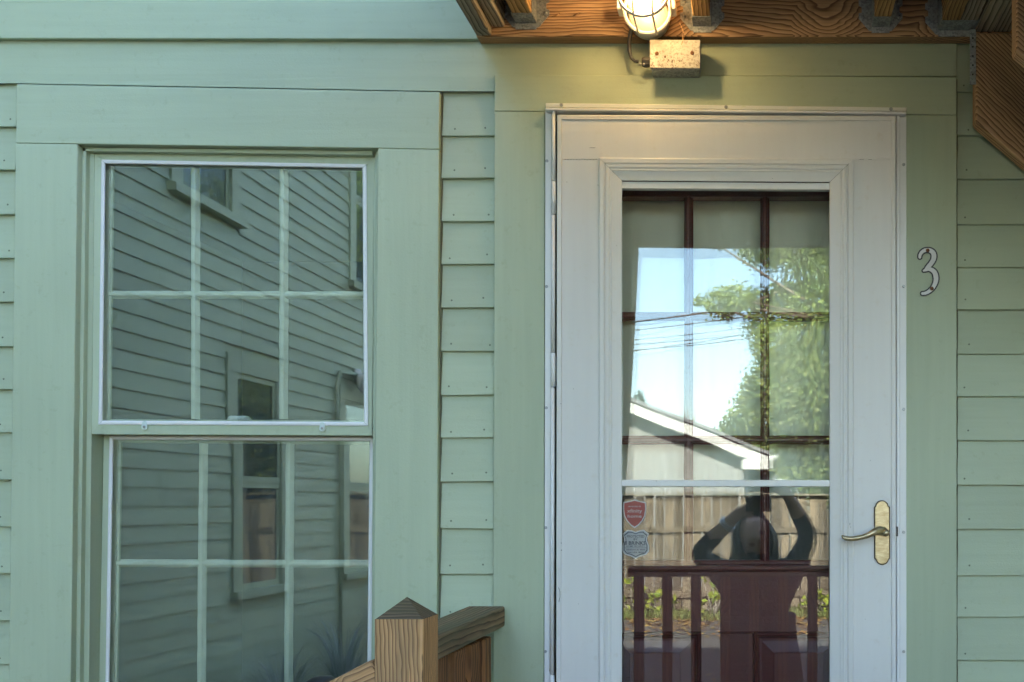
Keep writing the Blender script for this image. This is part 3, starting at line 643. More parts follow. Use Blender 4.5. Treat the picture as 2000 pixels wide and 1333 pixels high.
tag(drape('curtain', X(1185, 0.1), X(1655, 0.1), 0.95, Z(960, 0.1), 0.135, 0.006, 6, M['cafe'], None, 'y', 4), 'dim grey curtain behind the lowest panes of the maroon door', 'curtain')

# ------------------------------------------------------------------ the wing (seen mirrored in the sash window)
wins = [(-3.93, -4.70, 1.06, 2.63), (-5.64, -6.50, 1.06, 2.63), (-3.32, -4.10, 3.45, 5.05), (-5.85, -6.65, 3.45, 5.05), (-7.6, -8.4, 1.06, 2.63)]
def wclap(y0, y1, z0, z1):                    # y0 > y1
    lip = 0.0088; x = WX + random.uniform(-0.0008, 0.0008)
    vs = [(x, y0, z0), (x, y1, z0), (x - 0.014, y1, z0), (x - 0.014, y0, z0), (x - lip - 0.002, y0, z1 + 0.02), (x - lip - 0.002, y1, z1 + 0.02), (x - 0.022, y1, z1 + 0.02), (x - 0.022, y0, z1 + 0.02)]
    mk('clapboard', vs, BOXF, M['paint_wing'], house)
z = 0.32
while z < 6.1:
    cuts = [(-0.09, -8.95)]
    for (a, b, c, d) in wins:
        if z + 0.103 > c - 0.02 and z < d:
            new = []
            for (p, q) in cuts:
                if a + 0.0 < p and b > q: new += [(p, a), (b, q)]
                else: new.append((p, q))
            cuts = new
    for p, q in cuts: wclap(p, q, z, z + 0.103)
    z += 0.103
box('foundation', WX - 0.02, WX - 0.012, -8.95, -0.09, 0, 0.32, M['roof'], house, 0)
for wi, (a, b, c, d) in enumerate(wins):
    wn_ = node('window', house, (WX, (a + b) / 2, c))
    cw = 0.115
    def wb(name, y0, y1, z0, z1, x0, x1, mat): return box(name, x0, x1, min(y0, y1), max(y0, y1), z0, z1, M[mat], wn_, 0.001)
    wb('casing', a, b, d - cw, d, WX - 0.018, WX + 0.012, 'paint_wing')
    wb('casing', a, a - cw, c + 0.05, d - cw - 0.001, WX - 0.018, WX + 0.012, 'paint_wing'); wb('casing', b, b + cw, c + 0.05, d - cw - 0.001, WX - 0.018, WX + 0.012, 'paint_wing')
    wb('sill', a + 0.02, b - 0.02, c, c + 0.05, WX - 0.018, WX + 0.05, 'paint_wing')
    ia, ib, ic, id_ = a - cw, b + cw, c + 0.05, d - cw; mz = (ic + id_) / 2
    for (z0, z1, xx) in ((mz, id_, WX - 0.004), (ic, mz, WX - 0.010)):
        wb('sash_rail', ia, ib, z1 - 0.035, z1, xx - 0.006, xx, 'paint_wing'); wb('sash_rail', ia, ib, z0, z0 + 0.04, xx - 0.006, xx, 'paint_wing')
        wb('sash_rail', ia, ia - 0.035, z0 + 0.0405, z1 - 0.0355, xx - 0.006, xx, 'paint_wing'); wb('sash_rail', ib, ib + 0.035, z0 + 0.0405, z1 - 0.0355, xx - 0.006, xx, 'paint_wing')
        wb('pane', ia - 0.03, ib + 0.03, z0 + 0.03, z1 - 0.03, xx - 0.005, xx - 0.003, 'glass_far')
    dr = drape('blind', ia - 0.02, ib + 0.02, ic, id_, WX - 0.0155, 0.0012, 9, M['drape'], wn_, 'x', wi)
# floodlight and pipe on the wing
fl = thing('flood_light', (WX + 0.02, -5.98, 2.70), 'white twin floodlight fixed to the green wing wall above its window', 'floodlight')
lathe('base', [(0.055, 0), (0.055, 0.03), (0.03, 0.045), (0, 0.045)], (WX + 0.0, -5.98, 2.74), (1, 0, 0), M['white_metal'], fl)
for s in (-1, 1):
    lathe('lamp_head', [(0.03, 0), (0.055, 0.04), (0.085, 0.13), (0.088, 0.16), (0.07, 0.162), (0, 0.15)], (WX + 0.06, -5.98 + 0.05 * s, 2.72), (0.7, 0.6 * s, -0.5), M['white_metal'], fl)
dp = tag(tube('conduit_pipe', [(WX + 0.02, -5.56, 0.02), (WX + 0.02, -5.56, 2.60), (WX + 0.02, -5.62, 2.72), (WX + 0.03, -5.93, 2.74)], 0.016, M['paint_wing'], None, 8), 'thin green conduit pipe running up the wing wall beside its window', 'pipe')

# ------------------------------------------------------------------ upper deck on joist hangers
ZL = Z(72, -0.038); ZJ = Z(50, -0.05); DY = -1.93
deck = thing('upper_deck', (0, -0.9, ZL), 'brown timber deck on joists and metal hangers above the door', 'deck')
LT = ZJ + 0.184
def pieceX(u, y=-0.04): return X(u, y)
lumber('ledger_board', (X(930, -0.038), -0.0195, (ZL + LT) / 2), (X(1978, -0.038) + 0.9, -0.0195, (ZL + LT) / 2), 0.038, LT - ZL, M['deck_wood'], deck, bevel=0.002)
joists = [(930.5, 960, 70, 'grey_wood'), (961, 986, 53, 'grey_wood'), (1008, 1046, 43, 'joist_wood'), (1355, 1388, 49, 'joist_wood'), (1704, 1736, 50, 'joist_wood'), (1834, 1868.5, 57, 'joist_wood'), (1869, 1903, 57, 'grey_wood'), (1906, 1939, 63, 'grey_wood'), (1940, 1974, 63, 'grey_wood')]
for u0, u1, v, m in joists:
    x0, x1 = X(u0, -0.042), X(u1, -0.042); zb = Z(v, -0.042)
    lumber('joist', ((x0 + x1) / 2, DY + 0.04, (zb + LT) / 2), ((x0 + x1) / 2, -0.0405, (zb + LT) / 2), x1 - x0, LT - zb, M[m], deck, bevel=0.002)
for u in (2160, 2500, 2840):
    lumber('joist', (X(u), DY + 0.04, (ZJ + LT) / 2), (X(u), -0.0405, (ZJ + LT) / 2), 0.038, LT - ZJ, M['joist_wood'], deck)
DX0, DX1 = X(930.5, -0.042), X(2900)
lumber('rim_joist', (DX0, DY + 0.019, (ZJ + LT) / 2 - 0.01), (DX1, DY + 0.019, (ZJ + LT) / 2 - 0.01), 0.038, LT - ZJ + 0.02, M['deck_wood'], deck)
lumber('blocking', (X(1048, -0.05), -0.085, (ZJ + LT) / 2 + 0.03), (X(1353, -0.05), -0.085, (ZJ + LT) / 2 + 0.03), 0.038, 0.12, M['deck_wood'], deck)
for k in range(14):
    y = -0.04 - k * 0.1445
    if y - 0.14 > DY - 0.1: lumber('deck_board', (DX0 - 0.02, y - 0.07, LT + 0.0145), (DX1, y - 0.07, LT + 0.0145), 0.139, 0.027, M['grey_wood'], deck, bevel=0.003)
px = (DX0 + 0.07)
lumber('post', (px - 0.150, DY + 0.085, 0.0), (px + 0.012, DY + 0.085, ZJ), 0.14, 0.14, M['post_wood'], deck, up=(0, 1, 0))
lumber('post', (DX1 - 0.1, DY + 0.11, 0.0), (DX1 - 0.1, DY + 0.11, ZJ), 0.14, 0.14, M['post_wood'], deck, up=(0, 1, 0))
# joist hangers: seat, side plates and notched flanges with nails
def hanger(u0, u1, v, left=True, right=True, dbl=False):
    h = node('joist_hanger', deck, P((u0 + u1) / 2, v, -0.04)); x0, x1 = X(u0, -0.042), X(u1, -0.042); zb = Z(v, -0.042); th = 0.0016
    yb, yf = -0.0395, -0.086
    box('seat', x0 - th, x1 + th, yf, yb, zb - th - 0.0006, zb - 0.0006, M['galv'], h, 0.0004)
    for s, xx in ((-1, x0), (1, x1)):
        f = [(yb, zb), (yf, zb), (yf, zb + 0.03), (yf + 0.016, zb + 0.055), (yf + 0.016, zb + 0.12), (yb, zb + 0.12)]
        xo = xx + s * 0.0004
        prism('side_plate', [(xo, a, b) for a, b in f], (s * th, 0, 0), M['galv'], h)
        if (s < 0 and not left) or (s > 0 and not right): continue
        w = 0.030
        pr = [(0, -0.013), (0.006, -0.012), (w, 0.016), (w, 0.028), (w - 0.007, 0.030), (w - 0.007, 0.042), (w, 0.046), (w, 0.060), (w - 0.006, 0.062), (w - 0.006, 0.075), (w, 0.079), (w, 0.12), (0, 0.12)]
        prism('flange', [(xx + s * (a + th), -0.0398 - 0.0018, zb + b) for a, b in pr], (0, 0.0015, 0), M['galv'], h, 0.0003)
        for a, b in ((0.021, 0.020), (0.02, 0.053), (0.016, 0.088)):
            lathe('nail_head', [(0.0045, 0), (0.004, 0.002), (0, 0.0026)], (xx + s * (a + th), -0.0416, zb + b), (0, -1, 0), M['galv'], h, 8)
    # wide bottom strip of the seat facing the viewer
    box('seat_front', x0 - th, x1 + th, -0.0412, -0.0399, zb - 0.017, zb - th - 0.001, M['galv'], h, 0.0004)
for a in ((1008, 1046, 43), (1355, 1388, 49), (1704, 1736, 50)): hanger(*a)
hanger(1834, 1903, 57, True, False)
box('strap_plate', X(1894, -0.05), X(1906, -0.05), -0.052, -0.0498, Z(166, -0.05), Z(58, -0.05), M['galv'], deck, 0.0006)
for v in (75, 92, 110, 128, 146): lathe('nail_head', [(0.0022, 0), (0.002, 0.001), (0, 0.0012)], P(1900, v, -0.0521), (0, -1, 0), M['black'], deck, 8)

# stairs from the deck down to the far side, stringers against the wall
st = thing('deck_stairs', (2.6, -0.4, 0), 'brown timber stair stringers slanting down from the deck beside the door', 'stairs')
def stringer(y, m='deck_wood'):
    a = Vector((X(1905, -0.045), y, Z(240, -0.045))); sl = 0.86; L = 3.05
    d = Vector((1, 0, -sl)).normalized(); mw, _ = frame_mw(a, a + d)
    pts = [a, a + Vector((0, 0, Z(66, -0.045) - a.z)), Vector((a.x + 0.085, y, Z(66, -0.045)))]
    e = Vector((a.x + 2.75, y, a.z - 2.75 * sl)); t = Vector((e.x + 0.1, y, pts[2].z - (e.x + 0.1 - pts[2].x) * sl))
    return prism('stringer', [a, pts[1], pts[2], t, e], (0, 0.038, 0), M[m], st, 0.003, mw=mw)
for y in (-0.0505, -0.415, -0.80): stringer(y)
for k in range(1, 13):
    x = X(1905) + 0.12 + k * 0.205; zt = Z(66) - 0.02 - k * 0.205 * 0.86
    if zt > 0.2: lumber('tread', (x, -0.80, zt), (x, -0.02, zt), 0.25, 0.027, M['grey_wood'], st)

# ------------------------------------------------------------------ bulkhead lamp, junction box
lc = P(1268, 36, -0.05); LX, LZ = lc.x, lc.z
lamp = thing('porch_light', (LX, -0.04, LZ), 'lit caged jelly-jar lamp under the deck above the door', 'lamp')
lathe('base', [(0.046, 0), (0.046, 0.026), (0.043, 0.032), (0, 0.032)], (LX, -0.0395, LZ), (0, -1, 0), M['white_metal'], lamp, 32)
jar = NT('frosted_jar'); jar.t.nodes.remove(jar.b)
tl = jar.n('BsdfTranslucent'); tl.inputs[0].default_value = (1.0, 0.62, 0.22, 1); tp = jar.n('BsdfTransparent'); tp.inputs[0].default_value = (1, 0.93, 0.76, 1)
df = jar.n('BsdfDiffuse'); df.inputs[0].default_value = (0.9, 0.75, 0.45, 1)
m1 = jar.n('MixShader'); m1.inputs[0].default_value = 0.80; jar.l(tl.outputs[0], m1.inputs[1]); jar.l(tp.outputs[0], m1.inputs[2])
m2 = jar.n('MixShader'); m2.inputs[0].default_value = 0.05; jar.l(m1.outputs[0], m2.inputs[1]); jar.l(df.outputs[0], m2.inputs[2]); jar.l(m2.outputs[0], jar.out.inputs[0])
lathe('glass_jar', [(0.038, 0.03), (0.041, 0.06), (0.041, 0.115), (0.038, 0.130), (0.031, 0.142), (0.018, 0.149), (0, 0.151)], (LX, -0.0395, LZ), (0, -1, 0), jar.m, lamp, 32)
bulb = NT('glowing_bulb'); bulb.t.nodes.remove(bulb.b); em = bulb.n('Emission'); em.inputs[0].default_value = (1.0, 0.72, 0.36, 1); em.inputs[1].default_value = 1.6; bulb.l(em.outputs[0], bulb.out.inputs[0])
lathe('bulb', [(0.012, 0.036), (0.014, 0.055), (0.027, 0.085), (0.030, 0.10), (0.027, 0.115), (0.016, 0.126), (0, 0.130)], (LX, -0.0395, LZ), (0, -1, 0), bulb.m, lamp, 20)
ld = bpy.data.lights.new('bulb_light', 'POINT'); ld.energy = 0.50; ld.color = (1.0, 0.77, 0.45); ld.shadow_soft_size = 0.022
lo = bpy.data.objects.new('bulb_light', ld); link(lo, lamp, Matrix.Translation((LX, -0.1805, LZ)))
def ring(name, y, r, rad): 
    bm = bmesh.new(); pts = [(LX + r * math.cos(2 * math.pi * k / 40), y, LZ + r * math.sin(2 * math.pi * k / 40)) for k in range(41)]
    tube_bm(bm, pts, rad, 8, False); mw = centre_bm(bm); return finish(bm, name, M['white_metal'], lamp, mw, True)
ring('guard_ring', -0.088, 0.052, 0.0042); ring('guard_ring', -0.176, 0.0555, 0.0036)
for xo in (-0.0205, 0.0205):
    r = math.sqrt(0.0555 ** 2 - xo ** 2); rb = math.sqrt(0.054 ** 2 - xo ** 2)
    tube('guard_bar', [(LX + xo, -0.085, LZ - rb - 0.002), (LX + xo, -0.13, LZ - r - 0.0015), (LX + xo, -0.176, LZ - r - 0.002), (LX + xo, -0.1845, LZ - r * 0.75), (LX + xo, -0.188, LZ), (LX + xo, -0.1845, LZ + r * 0.75), (LX + xo, -0.176, LZ + r + 0.002), (LX + xo, -0.085, LZ + rb + 0.002)], 0.0026, M['white_metal'], lamp, 8)
for s in (-1, 1):
    for zo in (-0.006, 0.03): tube('guard_bar', [(LX + s * 0.0535, -0.08, LZ + zo), (LX + s * math.sqrt(0.0565 ** 2 - zo * zo), -0.176, LZ + zo)], 0.0034, M['white_metal'], lamp, 8)
    box('guard_lug', LX + s * 0.060 - 0.008, LX + s * 0.060 + 0.004, -0.10, -0.06, LZ - 0.002, LZ + 0.018, M['white_metal'], lamp, 0.002)

jb = thing('junction_box', P(1318, 150, -0.012), 'weathered square metal junction box on the trim above the storm door', 'junction box')
quad('box_body', [(1270, 78), (1368, 78.5), (1366, 136.5), (1271, 136)], -0.060, -0.012, M['galv'], jb, 0.004, 2)
quad('cover_plate', [(1269, 77.5), (1368, 78), (1368, 134.5), (1269, 133.5)], -0.0645, -0.0605, M['box_rust'], jb, 0.0015)
for u, v in ((1283, 105), (1352, 104)): screw(u, v, -0.0645, jb, 0.0045, M['rust'])
lathe('knockout', [(0.0022, 0), (0.0022, 0.0006), (0, 0.0006)], P(1299, 111.5, -0.0645), (0, -1, 0), M['rust'], jb, 10)
cb = P(1262, 122, -0.036)
lathe('cable_connector', [(0.011, 0), (0.0125, 0.004), (0.0125, 0.014), (0.010, 0.020), (0, 0.020)], (X(1271, -0.036), -0.036, cb.z), (-1, 0, 0), M['black_rubber'], jb, 8, False)
for u, v in ((1250, 125), (1257.5, 126)): lathe('screw', [(0.003, 0), (0.0025, 0.002), (0, 0.0022)], P(u, v, -0.050), (0, -1, 0), M['screw'], jb, 8)
tube('cable', [P(1247, 121, -0.036), P(1240, 120, -0.036), P(1233, 114, -0.036), P(1229.5, 100, -0.036), P(1229, 82, -0.036), P(1231.5, 66, -0.045), P(1236, 50, -0.055), P(1243, 38, -0.055)], [0.0035] * 3 + [0.0048] * 5, M['black_rubber'], jb, 8)
# a few straws of an old nest hanging on the ledger
for i, (a, b) in enumerate(((((1327, 45), (1336, 73))), ((1333, 70), (1331, 88)), ((1081, 33), (1095, 25)), ((1120, 31), (1133, 24)))):
    tag(tube('straw', [P(a[0], a[1], -0.070 if i < 2 else -0.042), P((a[0] + b[0]) / 2 + 2, (a[1] + b[1]) / 2, -0.072 if i < 2 else -0.048), P(b[0], b[1], -0.068 if i < 2 else -0.042)], 0.0009, M['post_wood'], None, 5),
        ['curved dry straw dangling between the caged lamp and the box', 'short dark straw lying over the face of the junction box', 'dry straw scrap on the ledger nearest the end of the deck', 'dry straw scrap on the ledger nearer the caged lamp'][i], 'straw')

# ------------------------------------------------------------------ house number
hn = thing('house_number', P(1812, 575, -0.012), 'white number 3 with a dark outline on the green door trim', 'house number')
path = [(1796.5, 503, 3.3), (1797, 498.5, 3.6), (1800.5, 493, 3.9), (1806, 489.6, 4.2), (1812, 488.8, 4.5), (1818.5, 490.5, 5.0), (1823, 495, 5.3), (1824.2, 501, 5.4), (1822.8, 508, 5.2), (1818.5, 515, 5.0), (1813.5, 521, 4.9), (1809.5, 526.5, 4.5)]
path2 = [(1804, 529.2, 2.4), (1808, 527.6, 3.6), (1813.5, 525.8, 4.2), (1820, 527.6, 4.8), (1825.3, 532.5, 5.3), (1827.8, 540, 5.4), (1828, 548, 5.1), (1825.5, 556, 4.7), (1821, 563.5, 4.3), (1814.5, 569.5, 3.9), (1808, 572.8, 3.5), (1801.5, 573.8, 3.1)]
def ribbon_poly(pth, grow):
    L, Rr = [], []
    def cr(p0, p1, p2, p3, t): return tuple(0.5 * ((2 * b) + (-a + c) * t + (2 * a - 5 * b + 4 * c - d) * t * t + (-a + 3 * b - 3 * c + d) * t ** 3) for a, b, c, d in zip(p0, p1, p2, p3))
    pts = []
    for i in range(len(pth) - 1):
        p0, p1, p2, p3 = pth[max(i - 1, 0)], pth[i], pth[i + 1], pth[min(i + 2, len(pth) - 1)]
        pts += [cr(p0, p1, p2, p3, k / 4) for k in range(4)]
    pts.append(pth[-1])
    for i, (u, v, w) in enumerate(pts):
        a, b = pts[max(i - 1, 0)], pts[min(i + 1, len(pts) - 1)]; d = Vector((b[0] - a[0], b[1] - a[1])).normalized(); w = w * 0.92 + grow
        L.append((u - d.y * w, v + d.x * w)); Rr.append((u + d.y * w, v - d.x * w))
    def cap(pt, d, w, a0):
        base = math.atan2(d.y, d.x); return [(pt[0] + w * math.cos(base + a0 - math.pi * k / 6), pt[1] + w * math.sin(base + a0 - math.pi * k / 6)) for k in range(1, 6)]
    d1 = Vector((pts[-1][0] - pts[-2][0], pts[-1][1] - pts[-2][1])).normalized(); d0 = Vector((pts[0][0] - pts[1][0], pts[0][1] - pts[1][1])).normalized()
    c1 = cap(pts[-1], d1, pts[-1][2] * 0.92 + grow, math.pi / 2); c0 = cap(pts[0], d0, pts[0][2] * 0.92 + grow, math.pi / 2)
    return L, c1, Rr[::-1], c0
def number_mesh(name, grow, yf, yb, mat, nudge):
    bm = bmesh.new()
    for pi, pth in enumerate((path, path2)):
        L, c1, Rr, c0 = ribbon_poly(pth, grow); n = len(L); yy = yf - pi * nudge
        rows = [(bm.verts.new(P(*l, yy)), bm.verts.new(P(*r_, yy))) for l, r_ in zip(L, Rr[::-1])]
        rows_b = [(bm.verts.new(P(*l, yb)), bm.verts.new(P(*r_, yb))) for l, r_ in zip(L, Rr[::-1])]
        for i in range(n - 1):
            bm.faces.new((rows[i][0], rows[i][1], rows[i + 1][1], rows[i + 1][0]))
            for s in (0, 1): bm.faces.new((rows[i][s], rows_b[i][s], rows_b[i + 1][s], rows[i + 1][s]))
        for row, rowb, cp in ((rows[-1], rows_b[-1], c1), (rows[0], rows_b[0], c0)):
            cv = [bm.verts.new(P(*p, yy)) for p in cp]; cvb = [bm.verts.new(P(*p, yb)) for p in cp]
            a, b = (row[0], row[1]) if (cv[0].co - row[0].co).length < (cv[0].co - row[1].co).length else (row[1], row[0])
            ab, bb = (rowb[0], rowb[1]) if a is row[0] else (rowb[1], rowb[0])
            seq = [a] + cv + [b]; seqb = [ab] + cvb + [bb]
            bm.faces.new(seq)
            for i in range(len(seq) - 1): bm.faces.new((seq[i], seqb[i], seqb[i + 1], seq[i + 1]))
    mw = centre_bm(bm); return finish(bm, name, mat, hn, mw, False)
number_mesh('outline', 2.3, -0.0155, -0.012, M['black'], 0.0003)
M['number_face'] = painted('worn_number_face', (0.56, 0.55, 0.52), (1, 1, 1), 0.15, 0.4, (0.4, 0.35, 0.3), 0.4)
number_mesh('face', -0.35, -0.0172, -0.0152, M['number_face'], 0.0003)
for u, v in ((1812, 489.5), (1820, 564)): lathe('screw', [(0.0046, 0), (0.004, 0.0018), (0, 0.0024)], P(u, v, -0.0174), (0, -1, 0), M['rust'], hn, 10)

# ------------------------------------------------------------------ stickers on the lower storm pane
def text_into(bm, txt, u, v, hpx, y, mi, wpx=None, bold=0.0):
    cu = bpy.data.curves.new('t', 'FONT'); cu.body = txt; cu.align_x = 'CENTER'; cu.size = 1.0; cu.offset = bold; cu.resolution_u = 2
    ob = bpy.data.objects.new('t', cu); COL.objects.link(ob); dg = bpy.context.evaluated_depsgraph_get(); me = bpy.data.meshes.new_from_object(ob.evaluated_get(dg))
    bpy.data.objects.remove(ob); bpy.data.curves.remove(cu)
    xs = [p.co.x for p in me.vertices]; s = hpx / 0.72; sx = s if wpx is None else wpx / max(1e-6, max(xs) - min(xs)); cx = (max(xs) + min(xs)) / 2
    vs = [bm.verts.new(P(u + (p.co.x - cx) * sx, v - p.co.y * s, y)) for p in me.vertices]
    for f in me.polygons:
        try: fc = bm.faces.new([vs[i] for i in f.vertices]); fc.material_index = mi
        except ValueError: pass
    bpy.data.meshes.remove(me)
def poly_into(bm, pts, y, mi):
    f = bm.faces.new([bm.verts.new(P(u, v, y)) for u, v in pts]); f.material_index = mi
def ring_into(bm, po, pi, y, mi):
    a = [bm.verts.new(P(u, v, y)) for u, v in po]; b = [bm.verts.new(P(u, v, y)) for u, v in pi]; n = len(a)
    for k in range(n): f = bm.faces.new((a[k], a[(k + 1) % n], b[(k + 1) % n], b[k])); f.material_index = mi
def film(name, c, a):
    n = NT(name); n.base(c, 0.5); tp_ = n.n('BsdfTransparent'); mx = n.n('MixShader'); mx.inputs[0].default_value = a
    n.l(tp_.outputs[0], mx.inputs[1]); n.l(n.b.outputs[0], mx.inputs[2]); n.l(mx.outputs[0], n.out.inputs[0]); return n.m
M['st_red'] = film('sticker_red', (0.34, 0.06, 0.045), 0.82); M['st_white'] = film('sticker_white', (0.66, 0.64, 0.62), 0.75)
M['st_silver'] = film('sticker_silver', (0.46, 0.48, 0.47), 0.62); M['st_ink'] = film('sticker_ink', (0.05, 0.055, 0.07), 0.85)
SY = YG + 0.0042
def scaled(pts, k, c): return [(c[0] + (u - c[0]) * k, c[1] + (v - c[1]) * k) for u, v in pts]
def sym(right, cx): return right + [(2 * cx - u, v) for u, v in right[::-1] if abs(u - cx) > 0.01]
bm = bmesh.new(); cx = 1239.5
sh1 = sym([(cx, 976), (1248, 978.5), (1261.5, 981.5), (1262, 995), (1260, 1008), (1255, 1018), (1247, 1027), (cx, 1032)], cx); c1_ = (cx, 1002)
ring_into(bm, sh1, scaled(sh1, 0.91, c1_), SY, 1); poly_into(bm, scaled(sh1, 0.91, c1_), SY, 0)
text_into(bm, 'PROTECTED BY', cx, 991, 2.6, SY - 0.0004, 1, 25); text_into(bm, 'xfinity', cx, 1001.5, 7.2, SY - 0.0004, 1, 29); text_into(bm, 'home', cx, 1011.5, 6.4, SY - 0.0004, 1, 27)
mw = centre_bm(bm); tag(finish(bm, 'sticker', [M['st_red'], M['st_white']], None, mw, False), 'red shield sticker with white border and lettering on the storm door glass', 'sticker')
bm = bmesh.new(); cx = 1241.5
sh2 = sym([(cx, 1039.5), (1249, 1036.5), (1258, 1035.5), (1262, 1039), (1267.5, 1043), (1264, 1050), (1263.5, 1056), (1267.5, 1066), (1267.5, 1077), (1262, 1084), (1251, 1087), (cx, 1092)], cx); c2 = (cx, 1063)
poly_into(bm, sh2, SY + 0.0002, 0); ring_into(bm, scaled(sh2, 0.99, c2), scaled(sh2, 0.95, c2), SY - 0.0002, 1); ring_into(bm, scaled(sh2, 0.88, c2), scaled(sh2, 0.82, c2), SY - 0.0002, 2)
text_into(bm, 'PROTECTED', cx, 1050.5, 5.0, SY - 0.0004, 2, 34, 0.01); text_into(bm, 'BY', cx, 1055.8, 4.0, SY - 0.0004, 2, 8, 0.01)
text_into(bm, 'BRINKS', cx + 3, 1064.5, 7.2, SY - 0.0004, 2, 33, 0.02)
for k in range(3): poly_into(bm, [(1218.5 + k * 2.1, 1057.6), (1219.9 + k * 2.1, 1057.6), (1219.9 + k * 2.1, 1064.5), (1218.5 + k * 2.1, 1064.5)], SY - 0.0004, 2)
text_into(bm, 'HOME SECURITY', cx, 1068.6, 2.8, SY - 0.0004, 2, 36, 0.01); poly_into(bm, [(1220, 1070.2), (1263, 1070.2), (1263, 1070.9), (1220, 1070.9)], SY - 0.0004, 2)
text_into(bm, 'SERVICE 800', cx, 1075.6, 2.9, SY - 0.0004, 2, 37, 0.01); text_into(bm, 'SALES 800', cx, 1080.6, 2.9, SY - 0.0004, 2, 33, 0.01)
mw = centre_bm(bm); tag(finish(bm, 'sticker', [M['st_silver'], M['st_white'], M['st_ink']], None, mw, False), 'silver scalloped badge sticker with black lettering below the red shield sticker', 'sticker')

# ------------------------------------------------------------------ porch, railings, steps
PZ = 0.55
porch = thing('porch', (0.2, -0.8, 0), 'brown timber porch in front of the door with railings, steps and a pointed post', 'porch')
for k in range(12):
    y = -0.02 - k * 0.1445; lumber('floor_board', (-0.72, y - 0.07, PZ - 0.0145), (1.1, y - 0.07, PZ - 0.0145), 0.139, 0.027, M['grey_wood'], porch)
lumber('skirt_board', (-0.70, -1.70, PZ - 0.14), (1.1, -1.70, PZ - 0.14), 0.038, 0.22, M['deck_wood'], porch)
lumber('skirt_board', (-0.70, -1.68, PZ - 0.14), (-0.70, -0.03, PZ - 0.14), 0.038, 0.22, M['deck_wood'], porch)
# the pointed post in the foreground
pyf = -(D - 1.854); pw = 0.089
xl = (731 - PU) * 1.854 / F; ztop = ZC - (1210 - PV) * 1.854 / F; xm = xl + pw / 2; ym_ = pyf + pw / 2
mwp = Matrix.Translation((xm, ym_, PZ)) @ Matrix.Rotation(R(-90), 4, 'Y')
pv = [(xl, pyf, PZ - 0.3), (xl + pw, pyf, PZ - 0.3), (xl + pw, pyf + pw, PZ - 0.3), (xl, pyf + pw, PZ - 0.3), (xl, pyf, ztop), (xl + pw, pyf, ztop), (xl + pw, pyf + pw, ztop), (xl, pyf + pw, ztop), (xm, ym_, ztop + 0.037)]
post = mk('post', pv, [(3, 2, 1, 0), (0, 1, 5, 4), (1, 2, 6, 5), (2, 3, 7, 6), (3, 0, 4, 7)], M['post_wood'], porch, mw=mwp, bevel=0.002)
e = 0.0015
mk('post_top', [(xl + e, pyf + e, ztop - 0.004), (xl + pw - e, pyf + e, ztop - 0.004), (xl + pw - e, pyf + pw - e, ztop - 0.004), (xl + e, pyf + pw - e, ztop - 0.004),
                (xl + e, pyf + e, ztop), (xl + pw - e, pyf + e, ztop), (xl + pw - e, pyf + pw - e, ztop), (xl + e, pyf + pw - e, ztop), (xm, ym_, ztop + 0.037)],
   [(0, 1, 5, 4), (1, 2, 6, 5), (2, 3, 7, 6), (3, 0, 4, 7), (4, 5, 8), (5, 6, 8), (6, 7, 8), (7, 4, 8)], M['mossy_wood'], porch)
# level rail from the post to the wall
zr = ZC - (1242 - PV) * (D + pyf + pw) / F; xr = (857 - PU) * (D + pyf + pw) / F
za = zr; zb_ = ZC - (1184 - PV) * (D - 0.012) / F
A = Vector((xr, pyf + pw, za)); B = Vector(((985 - PU) * (D - 0.02) / F, -0.014, zb_))
mwr, Lr = frame_mw(A, B); rh, rw = 0.047, 0.085
vs = []
for pnt in (A, B):
    vs += [pnt, pnt - Vector((rw, 0, 0.0)), pnt - Vector((rw, 0, rh)), pnt - Vector((0, 0, rh))]
mk('handrail', vs, [(3, 2, 1, 0), (4, 5, 6, 7), (0, 1, 5, 4), (1, 2, 6, 5), (2, 3, 7, 6), (3, 0, 4, 7)], M['rail_wood'], porch, mw=mwr, bevel=0.003)
for (y0, y1) in ((-0.405, -0.315), (-0.300, -0.215), (-0.200, -0.125)):
    xc = A.x + (B.x - A.x) * ((y0 + y1) / 2 - A.y) / (B.y - A.y)
    lumber('baluster', (xc - 0.03, (y0 + y1) / 2, PZ + 0.03), (xc - 0.03, (y0 + y1) / 2, za - rh - 0.004), y1 - y0, 0.02, M['baluster_wood'], porch, up=(1, 0, 0))
lumber('baluster', (xc - 0.034, -0.075, PZ + 0.03), (xc - 0.034, -0.075, za - rh - 0.004), 0.055, 0.038, M['baluster_wood'], porch, up=(1, 0, 0))
# sloping stair rail to the side of the post
tm = 1.854 + 0.03
s0 = Vector(((731 - PU) * tm / F, -(D - tm), ZC - (1287 - PV) * tm / F)); s1 = Vector((s0.x - 0.85, s0.y, s0.z - 0.85 * 0.52))
lumber('stair_rail', s1, s0, 0.038, 0.089, M['post_wood'], porch, oz=-0.0445)
lumber('post', (s1.x - 0.0445, s1.y, 0.0), (s1.x - 0.0445, s1.y, s1.z + 0.05), 0.089, 0.089, M['post_wood'], porch, up=(0, 1, 0))
for k in range(1, 7):
    xb = s0.x - k * 0.12; lumber('baluster', (xb, s0.y - 0.03, 0.25), (xb, s0.y - 0.03, s0.z - k * 0.12 * 0.52 - 0.05), 0.038, 0.02, M['baluster_wood'], porch, up=(0, 1, 0))
for k in range(2):
    lumber('step', (-0.86 - 0.28 * k, -1.65, PZ - 0.183 * (k + 1) - 0.02), (-0.86 - 0.28 * k, -0.47, PZ - 0.183 * (k + 1) - 0.02), 0.29, 0.038, M['grey_wood'], porch)
